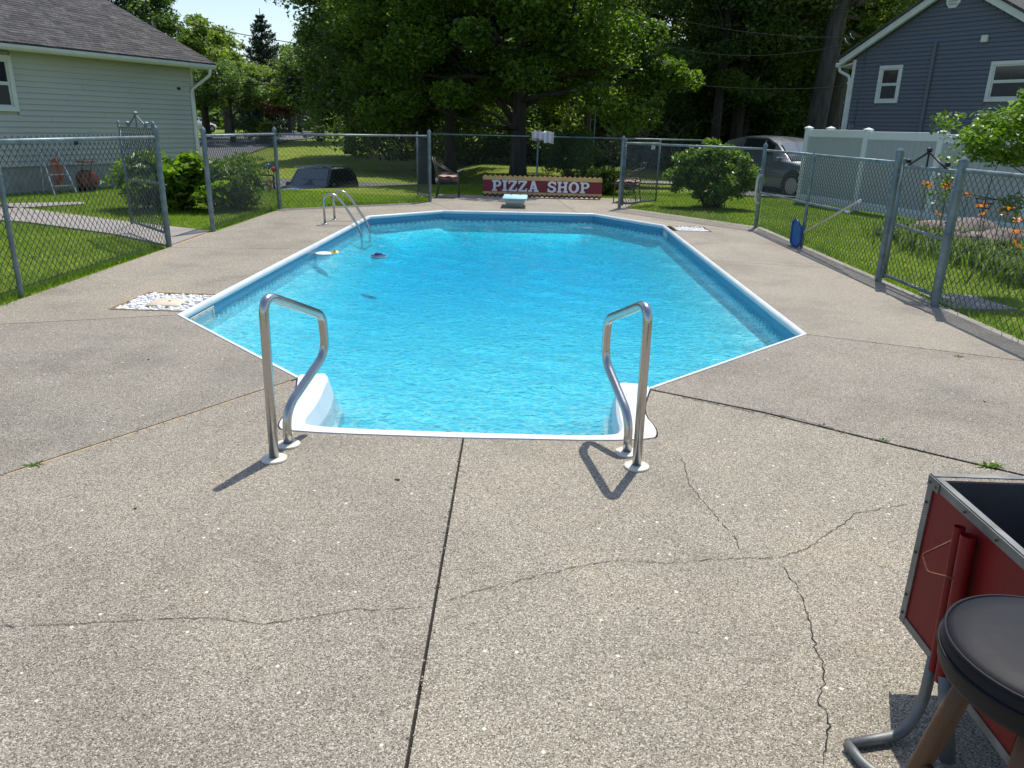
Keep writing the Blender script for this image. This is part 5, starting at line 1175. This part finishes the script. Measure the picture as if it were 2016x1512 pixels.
def tree(name, label, loc, H, tr, crown, ncl, nleaf, lsize, mat, seed, bark='bark', lean=(0, 0), fork=.35, limbs=22, clr=.55, group=None, shape=None, cat='tree', flat=.6, extra=(), aspect=.55):
    """crown = (cx, cy, cz, rx, ry, rz) relative to the base; leaves gather in clumps round limb ends"""
    rg = np.random.default_rng(seed); t = thing(name, label, cat, loc, 0, group); cx, cy, cz, rx, ry, rz = crown
    C = []
    while len(C) < ncl:
        p = rg.normal(0, 1, 3); p /= np.linalg.norm(p); r = rg.uniform(.25, 1) ** .45; q = p * r
        if q[2] < -.75: continue
        wob = 1 + .22 * math.sin(3 * math.atan2(q[1], q[0]) + seed) + .12 * math.sin(7 * q[2] + seed)
        if shape == 'cone': k_ = max(.08, (1 - (q[2] + 1) / 2)); q[0] *= k_ * 1.3; q[1] *= k_ * 1.3
        C.append((cx + q[0] * rx * wob, cy + q[1] * ry * wob, cz + q[2] * rz))
    C = np.array(list(C) + list(extra)) if len(extra) else np.array(C)
    wts = rg.uniform(.4, 1.6, len(C)); wts /= wts.sum(); ci = rg.choice(len(C), nleaf, p=wts)
    cr = clr * rg.uniform(.6, 1.35, len(C)); d = rg.normal(0, 1, (nleaf, 3)); d /= np.linalg.norm(d, axis=1, keepdims=True); d *= (rg.uniform(0, 1, nleaf) ** .45)[:, None]; d[:, 2] *= flat
    pts = C[ci] + d * cr[ci][:, None]; pts = pts[pts[:, 2] > .15]
    link('crown', leaf_cloud(pts, lsize, rg, aspect=aspect, name='crown'), mat, t)
    mb = MB(); tz = H * fork; top = np.array([lean[0] * .6, lean[1] * .6, H * .8])
    mb.tube([(0, 0, -.2), (lean[0] * .08, lean[1] * .08, tz * .25), (lean[0] * .3, lean[1] * .3, tz), tuple(top * .8 + np.array([0, 0, tz * .15])), tuple(top)], [tr * 1.35, tr, tr * .82, tr * .45, tr * .15], 12)
    mb.build('trunk', bark, t, True)
    if limbs:
        lb = MB(); sel = rg.choice(len(C), min(limbs, len(C)), replace=False)
        for i in sel:
            f = rg.uniform(fork * .75, .8) if C[i][2] > H * .3 else fork * .8; s = np.array([lean[0] * f * .7, lean[1] * f * .7, H * f * .85]); s[2] = min(s[2], max(C[i][2] - .1, tz * .5))
            P = limb(s, C[i], rg); rr = tr * rg.uniform(.22, .45); m_ = len(P); lb.tube(P, [rr * (1 - .85 * k / (m_ - 1)) for k in range(m_)], 6)
            for q in range(2):
                e = C[rg.integers(len(C))]; b = np.array(P[3])
                if np.linalg.norm(e - b) < max(rx, rz) * .7: P2 = limb(b, e, rg, n=4); lb.tube(P2, [rr * .45 * (1 - .8 * k / 4) for k in range(5)], 5)
        lb.build('limbs', bark, t, True)
    return t
ex = [(4.2, -1.0, 3.2), (4.6, -1.2, 3.5), (4.9, -1.3, 3.3), (3.9, -1.2, 2.9), (3.5, -1.2, 4.2), (4.0, -1.0, 4.6), (3.6, -1.6, 2.2), (5.2, -1.1, 3.2), (3.2, -2.0, 1.9), (-4.5, -1, 2.0), (-3.4, -2, 2.3), (-2, -2.5, 2.6), (2.4, -2.4, 2.5)]
tree('maple_tree', 'big spreading maple with a forked dark trunk behind the sign', (-.62, 27.0, -.03), 9, .27, (-.5, .6, 5.6, 4.9, 4.6, 4.0), 190, 120000, .15, 'maple', 11, limbs=46, clr=.85, extra=ex, fork=.26)
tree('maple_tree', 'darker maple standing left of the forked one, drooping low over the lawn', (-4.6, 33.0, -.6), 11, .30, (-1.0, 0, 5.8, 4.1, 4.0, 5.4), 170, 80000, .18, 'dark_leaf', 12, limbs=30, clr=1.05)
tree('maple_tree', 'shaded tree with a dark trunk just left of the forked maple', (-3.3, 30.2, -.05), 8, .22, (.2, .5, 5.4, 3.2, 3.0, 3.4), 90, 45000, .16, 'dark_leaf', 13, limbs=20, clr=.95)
# grove on the right
G_ = [('thin dark trunk leaning left edge of the grove', 7.7, 35, 14, .20, (0.2, .0), 'dark_leaf', 1), ('double dark trunk in the middle of the grove', 8.9, 36.5, 15, .27, (1.0, 0), 'mid_leaf', 2),
      ('leaning dark trunk beside the double one in the grove', 9.4, 37.5, 15, .24, (2.2, 0), 'dark_leaf', 3)]
for lb_, x, y, H, tr, ln, mt, sd_ in G_:
    tree('grove_tree', 'tall grove tree, ' + lb_, (x, y, -.05), H, tr, (ln[0] * .5, 1.0, 7.5, 3.6, 3.6, 6.4), 120, 42000, .17, mt, 30 + sd_, limbs=16, clr=1.1, lean=ln, fork=.6, group='tall trees of the right grove')
tree('grove_tree', 'thickest grove tree with a broad grey trunk leaning right by the blue house', (11.3, 33.5, -.05), 15, .40, (1.4, 2, 8.6, 3.6, 3.6, 5.0), 100, 26000, .17, 'mid_leaf', 41, 'bark2', lean=(2.0, 0), fork=.62, limbs=26, clr=1.0, group='tall trees of the right grove')
tree('grove_tree', 'straight broad trunk right behind the thick leaning tree', (13.4, 37.5, -.05), 16, .42, (.6, 1.5, 9.0, 4.0, 3.6, 5.4), 100, 26000, .18, 'mid_leaf', 42, 'bark2', lean=(.9, 0), fork=.6, limbs=24, clr=1.0, group='tall trees of the right grove')
BT = [(3.2, 44, 13, 'dark_leaf'), (-2, 47, 14, 'dark_leaf'), (7.5, 47, 15, 'mid_leaf'), (12.5, 46, 13, 'pale_leaf'), (17.5, 44, 13, 'pale_leaf'), (22.5, 47, 14, 'dark_leaf'), (-8, 50, 14, 'dark_leaf'), (15.5, 55, 17, 'dark_leaf'), (3.5, 58, 17, 'dark_leaf'), (27, 56, 17, 'mid_leaf')]
GL = ['dark background tree behind the utility pole', 'dark background tree behind the forked maple', 'background tree behind the double grove trunk', 'leafy background tree left of the thick leaning trunk', 'background tree showing between the grove and the blue house',
      'background tree above the blue house roof edge', 'dark background tree behind the drooping maple', 'tallest back tree behind the leaning trunks', 'tallest back tree behind the dead branches', 'far tree behind the blue house roof']
for k, (x, y, H, mt) in enumerate(BT):
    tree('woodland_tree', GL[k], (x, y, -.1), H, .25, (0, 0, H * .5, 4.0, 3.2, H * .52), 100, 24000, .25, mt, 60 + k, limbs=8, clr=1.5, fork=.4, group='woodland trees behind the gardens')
# understorey
US = [(4.2, 37.5, 1.9, 3.2), (7.2, 39.5, 2.3, 3.4), (10.6, 38.5, 2.4, 3.0), (14.5, 41, 2.8, 3.4), (.3, 39, 1.9, 3.4), (-3.6, 40, 2.0, 3.2), (-7.5, 42, 2.2, 3.6)]
UL = ['dark undergrowth bush behind the dead branches', 'dark undergrowth bush below the grove trunks', 'leafy undergrowth bush left of the thick leaning trunk', 'undergrowth bush beside the blue house corner', 'dark undergrowth bush behind the forked maple', 'dark undergrowth bush behind the shaded trunk', 'dark undergrowth bush at the left end of the thicket']
def shrub(name, label, loc, rx, ry, rz, n, ls, mat, seed, ncl=60, clr=.3, stems=14, cat='bush', group=None, aspect=.5, sd=.02, zc=None, flat=.75):
    rg = np.random.default_rng(seed); t = thing(name, label, cat, loc, 0, group); zc = rz * .9 if zc is None else zc; C = []
    while len(C) < ncl:
        p = rg.normal(0, 1, 3); p /= np.linalg.norm(p); p *= rg.uniform(.3, 1) ** .5; wob = 1 + .22 * math.sin(4 * math.atan2(p[1], p[0]) + seed) + .1 * math.sin(9 * p[2] + seed)
        c = (p[0] * rx * wob, p[1] * ry * wob, zc + p[2] * rz * (1 + .1 * math.sin(5 * p[0] + seed)));
        if c[2] > .08: C.append(c)
    C = np.array(C); ci = rg.integers(0, len(C), n); d = rg.normal(0, 1, (n, 3)); d /= np.linalg.norm(d, axis=1, keepdims=True); d *= (rg.uniform(0, 1, n) ** .5 * clr)[:, None]; d[:, 2] *= flat
    pts = C[ci] + d; pts = pts[pts[:, 2] > .02]
    link('foliage', leaf_cloud(pts, ls, rg, aspect=aspect, name='foliage', fold=.18, droop=.4), mat, t)
    mb = MB()
    for i in rg.choice(len(C), min(stems, len(C)), replace=False): P = limb((rg.normal(0, rx * .12), rg.normal(0, ry * .12), -.05), C[i], rg, n=4); mb.tube(P, [sd * (1 - .7 * k / 4) for k in range(5)], 5)
    mb.build('stems', 'bark', t, True); return t
for k, (x, y, rz, rx) in enumerate(US): shrub('undergrowth_bush', UL[k], (x, y, -.1), rx, 1.6, rz, 16000, .17, 'pale_leaf' if k in (1, 2, 3) else 'mid_leaf', 80 + k, 80, .7, 12, group='undergrowth bushes below the woodland', sd=.04)
# dead branches
db_ = thing('dead_branches', 'bare grey dead branches arching in front of the dark thicket', 'branches', (4.4, 34.0, 0)); rgd = np.random.default_rng(5)
for k in range(34):
    a = rgd.uniform(0, 6.28); s = np.array([rgd.normal(0, .5), rgd.normal(0, .3), rgd.uniform(0, .6)]); e = s + np.array([math.cos(a) * rgd.uniform(.8, 2.4), math.sin(a) * .8, rgd.uniform(.5, 2.6)])
    P = limb(s, e, rgd, .35, 8); P[-1] = (P[-1][0], P[-1][1], P[-1][2] - .3); m2 = MB().tube(P, [.022 * (1 - .85 * q / 8) for q in range(9)], 5)
    for q in range(4): b = np.array(P[rgd.integers(2, 8)]); m2.tube(limb(b, b + rgd.normal(0, .45, 3), rgd, .2, 4), [.009, .007, .005, .004, .002], 4)
    m2.build('branch', 'deadwood', db_, True)
# shrubs near
shrub('round_bush', 'large round green bush behind the back right fence', (4.05, 18.1, -.02), .84, .72, .66, 11000, .10, 'bush_leaf', 90, 150, .20, 34, sd=.014, zc=.74)
shrub('leafy_shrub', 'bright broad-leaved shrub behind the open left gate', (-7.0, 14.9, -.02), .95, .7, .52, 3600, .165, 'bright_leaf', 91, 60, .26, 30, sd=.012, zc=.52)
shrub('leafy_shrub', 'darker shrub right of the broad-leaved one, behind the left far fence', (-5.95, 15.35, -.02), .55, .6, .5, 4200, .085, 'bush_leaf', 92, 60, .22, 24, sd=.010, zc=.55)
shrub('leafy_shrub', 'young shrub seen through the open left gate mesh', (-7.85, 14.9, -.02), .26, .35, .38, 900, .11, 'bright_leaf', 93, 26, .2, 12, sd=.010, zc=.5)
shrub('low_bush', 'small pale conifer behind the rearmost fence by the utility pole', (1.1, 25.6, -.02), .85, .8, .85, 9000, .07, 'pale_leaf', 94, 110, .22, 14, zc=.85)
shrub('low_bush', 'low leafy plant clump behind the right end of the sign', (1.9, 21.4, -.02), .75, .5, .33, 3600, .10, 'mid_leaf', 95, 60, .18, 14, sd=.01, zc=.34)
shrub('low_bush', 'dark bush beyond the left street corner', (-19.6, 57, .2), 1.6, 1.2, .75, 3000, .16, 'dark_leaf', 96, 40, .5, 8)
# overhanging young tree at the right
rg_ = np.random.default_rng(8)
ov = [(-.45, .0, 1.55), (-.6, .1, 1.45), (-.62, -.1, 1.62), (-.35, -.1, 1.75), (-.05, 0, 1.98), (0, .1, 2.12), (.0, .0, 1.9), (-.75, 0, 1.78), (-.70, 0, 1.22), (-.72, .05, 1.08), (.05, 0, 1.0), (.12, .05, .92), (-.85, .05, 1.83)]
tree('dogwood_tree', 'young leafy tree overhanging the right fence beside the lilies', (6.35, 9.1, -.02), 2.0, .035, (-1.15, -.3, 1.66, .62, .5, .29), 70, 7000, .050, 'bush_leaf', 15, 'bark2', limbs=26, clr=.17, fork=.5, lean=(-.5, -.2), extra=[(a - 1.15, b - .35, c) for a, b, c in ov], flat=.8, aspect=.6)
ht = thing('hanging_basket', 'dark wire hanging basket under the overhanging branches', 'basket', (4.95, 8.75, 1.02))
for k in range(3):
    MB().tube([(.10 * math.cos(a) * (1 - k * .25), .10 * math.sin(a) * (1 - k * .25), -.05 * k) for a in np.linspace(0, 6.283, 19)[:-1]], .004, 5, closed=True).build('wire_ring', 'cable', ht)
for k in range(6): a = k * 1.047; MB().tube([(.10 * math.cos(a), .10 * math.sin(a), 0), (.03 * math.cos(a), .03 * math.sin(a), -.16)], .003, 4).build('wire_rib', 'cable', ht)
MB().tube([(.0, 0, -.16), (.02, 0, .25), (.1, .0, .55)], .004, 5).build('hanger', 'cable', ht)
# lily bed
mb = MB(); rg2 = np.random.default_rng(17); n = 9500
bx_ = rg2.uniform(0, 1, n); by_ = 9.0 + bx_ * 4.9; cxl = 6.55 + (by_ - 9) * .06 + rg2.normal(0, .38, n); base = np.stack([cxl, by_, np.full(n, -.02)], -1)
h = rg2.uniform(.16, .36, n); a = rg2.uniform(0, 6.28, n); out = np.stack([np.cos(a), np.sin(a), a * 0], -1) * (h * rg2.uniform(.35, .95, n))[:, None]
w = np.stack([-np.sin(a), np.cos(a), a * 0], -1) * .009
m1 = base + out * .45 + np.array([0, 0, 1]) * h[:, None] * .9; tp = base + out * 1.1 + np.array([0, 0, 1]) * (h * rg2.uniform(.35, .9, n))[:, None]
V = np.stack([base - w, base + w, m1 + w, m1 - w, tp], 1).reshape(-1, 3); k5 = np.arange(n)[:, None] * 5
Fq = np.concatenate([k5 + np.array([0, 1, 2]), k5 + np.array([0, 2, 3]), k5 + np.array([3, 2, 4])])
stuff(link('lily_leaves', np_mesh('lily_leaves', V, tris=Fq), 'lily_leaf'))
LF = [(-.28, 0.92, 12.6), (-.05, .95, 12.3), (.05, .80, 12.2), (.15, .82, 12.0), (-.25, .52, 12.1), (.18, .70, 11.6), (.06, .62, 11.3), (.12, .66, 11.0), (.25, .58, 10.8), (.1, .46, 10.5), (.3, .42, 10.4), (.25, 1.02, 10.5), (.3, 1.0, 10.3), (.4, .86, 10.0), (.42, .80, 9.9), (.55, .78, 9.8), (.3, .66, 9.6), (.5, .62, 9.4), (.15, .72, 10.9), (-.1, .34, 10.2), (.75, .88, 9.7), (.85, .66, 9.9), (.0, .88, 12.45), (.95, .80, 10.3)]
LLB = ['at the far end of the bed', 'in the cluster nearest the closed gate', 'low beside the tan boulder', 'tall in front of the white fence', 'near the right frame edge']
ORD = 'first second third fourth fifth sixth seventh eighth ninth tenth eleventh twelfth thirteenth fourteenth fifteenth sixteenth seventeenth eighteenth nineteenth twentieth twenty-first twenty-second twenty-third twenty-fourth'.split()
fl_me = None
for k, (dx, z, y) in enumerate(LF):
    x = 6.35 + (y - 10) * .02 + dx * .9
    t = thing('daylily', 'orange daylily, ' + ORD[sorted(LF, key=lambda q: -q[2]).index((dx, z, y))] + ' bloom counting from the far boulder end of the bed', 'flower', (x, y, 0), k * 1.1, 'orange daylilies in the bed by the white fence')
    MB().tube([(0, 0, -.05), (.02, 0, z * .6), (0, 0, z)], .006, 5).build('stem', 'lily_stem', t)
    if fl_me is None:
        f_ = MB()
        for q in range(6):
            a = q * math.pi / 3; ca, sa = math.cos(a), math.sin(a); pr = [(0, 0, 0), (.03, .020, .03), (.07, .024, .05), (.095, 0, .035), (.07, -.024, .05), (.03, -.020, .03)]
            f_.add([(p[0] * ca - p[1] * sa, p[0] * sa + p[1] * ca, p[2] + .002 * q) for p in pr], [(0, 1, 2, 3, 4, 5)])
        fl_me = f_.mesh('petals'); fl_me.materials.append(M['lily'])
    p_ = link('petals', fl_me, None, t, loc=(0, 0, z - .01)); p_.rotation_euler = (rg_.uniform(-.7, .7), rg_.uniform(-.7, .7), 0)
def boulder(loc, s, seed, label):
    rg = random.Random(seed); bm = bmesh.new(); bmesh.ops.create_icosphere(bm, subdivisions=3, radius=1)
    for v in bm.verts:
        k = 1 + .16 * math.sin(v.co.x * 3 + seed) * math.cos(v.co.y * 4 + seed) + .08 * math.sin(v.co.z * 6 + v.co.x * 5); v.co = Vector((v.co.x * s[0] * k, v.co.y * s[1] * k, max(-.3, v.co.z) * s[2] * k))
    me = bpy.data.meshes.new('boulder'); bm.to_mesh(me); bm.free(); o = link('boulder', me, 'rock', None, True, loc); tag(o, label, 'boulder', 'boulders in the lily bed'); return o
boulder((6.95, 12.9, .03), (.75, .6, .36), 1, 'largest rounded tan boulder behind the lilies by the closed gate')
boulder((6.75, 11.6, .03), (.62, .5, .34), 4, 'middle tan boulder in the lily bed')
boulder((6.35, 13.7, .02), (.30, .25, .18), 7, 'small boulder at the far left end of the lily bed')
boulder((7.0, 10.5, .02), (.5, .4, .30), 9, 'boulder at the near right end of the lily bed')
# far left trees
tree('street_tree', 'light green airy tree rising behind the left roof edge', (-24.3, 52, .2), 9.0, .25, (0, 0, 6.6, 1.5, 2, 3.0), 60, 15000, .22, 'pale_leaf', 101, limbs=16, clr=.8, group='trees along the far street')
tree('street_tree', 'tall dark tree behind the left house downpipe', (-25.0, 60, .2), 9.0, .3, (0, 0, 5.2, 1.5, 2, 3.7), 80, 22000, .24, 'mid_leaf', 102, limbs=12, clr=.9, group='trees along the far street')
tree('street_tree', 'grey green tree right of the tall dark tree', (-29.6, 76, .2), 9.0, .3, (0, 0, 6.0, 1.9, 2, 3.6), 80, 18000, .28, 'mid_leaf', 103, limbs=12, clr=1.0, group='trees along the far street')
tree('street_tree', 'low bright green tree shading the street bend', (-21.5, 56, .2), 5.0, .18, (0, 0, 3.7, 2.9, 2.4, 1.6), 70, 15000, .17, 'pale_leaf', 104, limbs=12, clr=.7, group='trees along the far street')
tree('street_tree', 'darker low tree with a thin trunk right of the bright one', (-21.3, 62, .2), 5.6, .12, (0, 0, 3.9, 2.6, 2.4, 1.7), 60, 13000, .18, 'mid_leaf', 105, limbs=10, clr=.7, group='trees along the far street')
tree('plum_tree', 'dark red leaved plum tree in front of the spruce', (-26.1, 84, .25), 5.8, .22, (0, 0, 3.8, 2.9, 2.6, 1.9), 60, 11000, .24, 'red_leaf', 106, limbs=12, clr=.8)
tree('street_tree', 'pale hazy tree just right of the spruce', (-32.8, 110, .3), 12.0, .3, (0, 0, 6, 2.8, 3, 5.0), 70, 12000, .4, 'pale_leaf', 107, limbs=8, clr=1.3, group='trees along the far street')
tree('street_tree', 'dark green tree filling the gap between spruce and maples', (-16.3, 60, .2), 8.0, .3, (0, 0, 4.6, 2.6, 3, 2.7), 90, 24000, .24, 'dark_leaf', 108, limbs=8, clr=1.1, group='trees along the far street')
tree('street_tree', 'leafy tree left of the drooping maple', (-11.3, 48, .1), 10.0, .3, (0, 0, 5.0, 2.4, 3, 4.6), 90, 24000, .22, 'dark_leaf', 109, limbs=8, clr=1.1, group='trees along the far street')
# spruces
def spruce(label, loc, H, rb, seed, tiers=26, per=11):
    rg = np.random.default_rng(seed); t = thing('spruce_tree', label, 'tree', loc); pts = []; mb = MB()
    for k in range(tiers):
        z = H * (.10 + .88 * k / tiers); r = rb * (1 - (z / H)) ** .85 * rg.uniform(.75, 1.15) + .08
        for q in range(per):
            a = rg.uniform(0, 6.28); rr = r * rg.uniform(.45, 1.3); m_ = int(26 + rr * 46)
            u = rg.uniform(.05, 1, m_) ** .7; sag = -.12 * rr * np.sin(u * 3.1) * 1.3 - .10 * rr * u + .16 * rr * u ** 3
            dr = -np.abs(rg.normal(0, .10 + .05 * rr, m_)); lat = rg.normal(0, .10 * rr + .03, m_) * (1 - u * .5)
            pts.append(np.stack([np.cos(a) * u * rr - np.sin(a) * lat, np.sin(a) * u * rr + np.cos(a) * lat, z + sag + dr], -1))
            if q < 5: mb.tube([(0, 0, z), (math.cos(a) * rr * .5, math.sin(a) * rr * .5, z - .08 * rr), (math.cos(a) * rr, math.sin(a) * rr, z)], [.03, .02, .01], 4)
    pts = np.concatenate(pts); link('crown', leaf_cloud(pts, .26, rg, up=.1, aspect=.34, name='crown', droop=1.2), 'needle', t)
    mb.tube([(0, 0, -.2), (0, 0, H * .5), (0, 0, H)], [.26, .15, .03], 8); mb.build('trunk', 'bark', t, True); return t
spruce('tall pointed dark spruce standing alone against the sky', (-30.4, 90, .25), 13.0, 5.2, 1)
spruce('dark drooping spruce showing above the left roof', (-20.9, 40, .1), 13.0, 3.0, 2)
# distant low tree line
rgt = np.random.default_rng(77); n = 42000; ax = rgt.uniform(-1.15, 1.15, n); dd = rgt.uniform(135, 170, n)
hh = 6.5 + 2.5 * np.sin(ax * 17) + 1.6 * np.sin(ax * 41 + 1) + 1.2 * np.sin(ax * 83)
pts = np.stack([np.sin(ax) * dd, np.cos(ax) * dd, rgt.uniform(0, 1, n) ** .8 * hh], -1)
stuff(link('distant_treeline', leaf_cloud(pts, 1.5, rgt, aspect=.8, name='distant_treeline'), 'dark_leaf'))
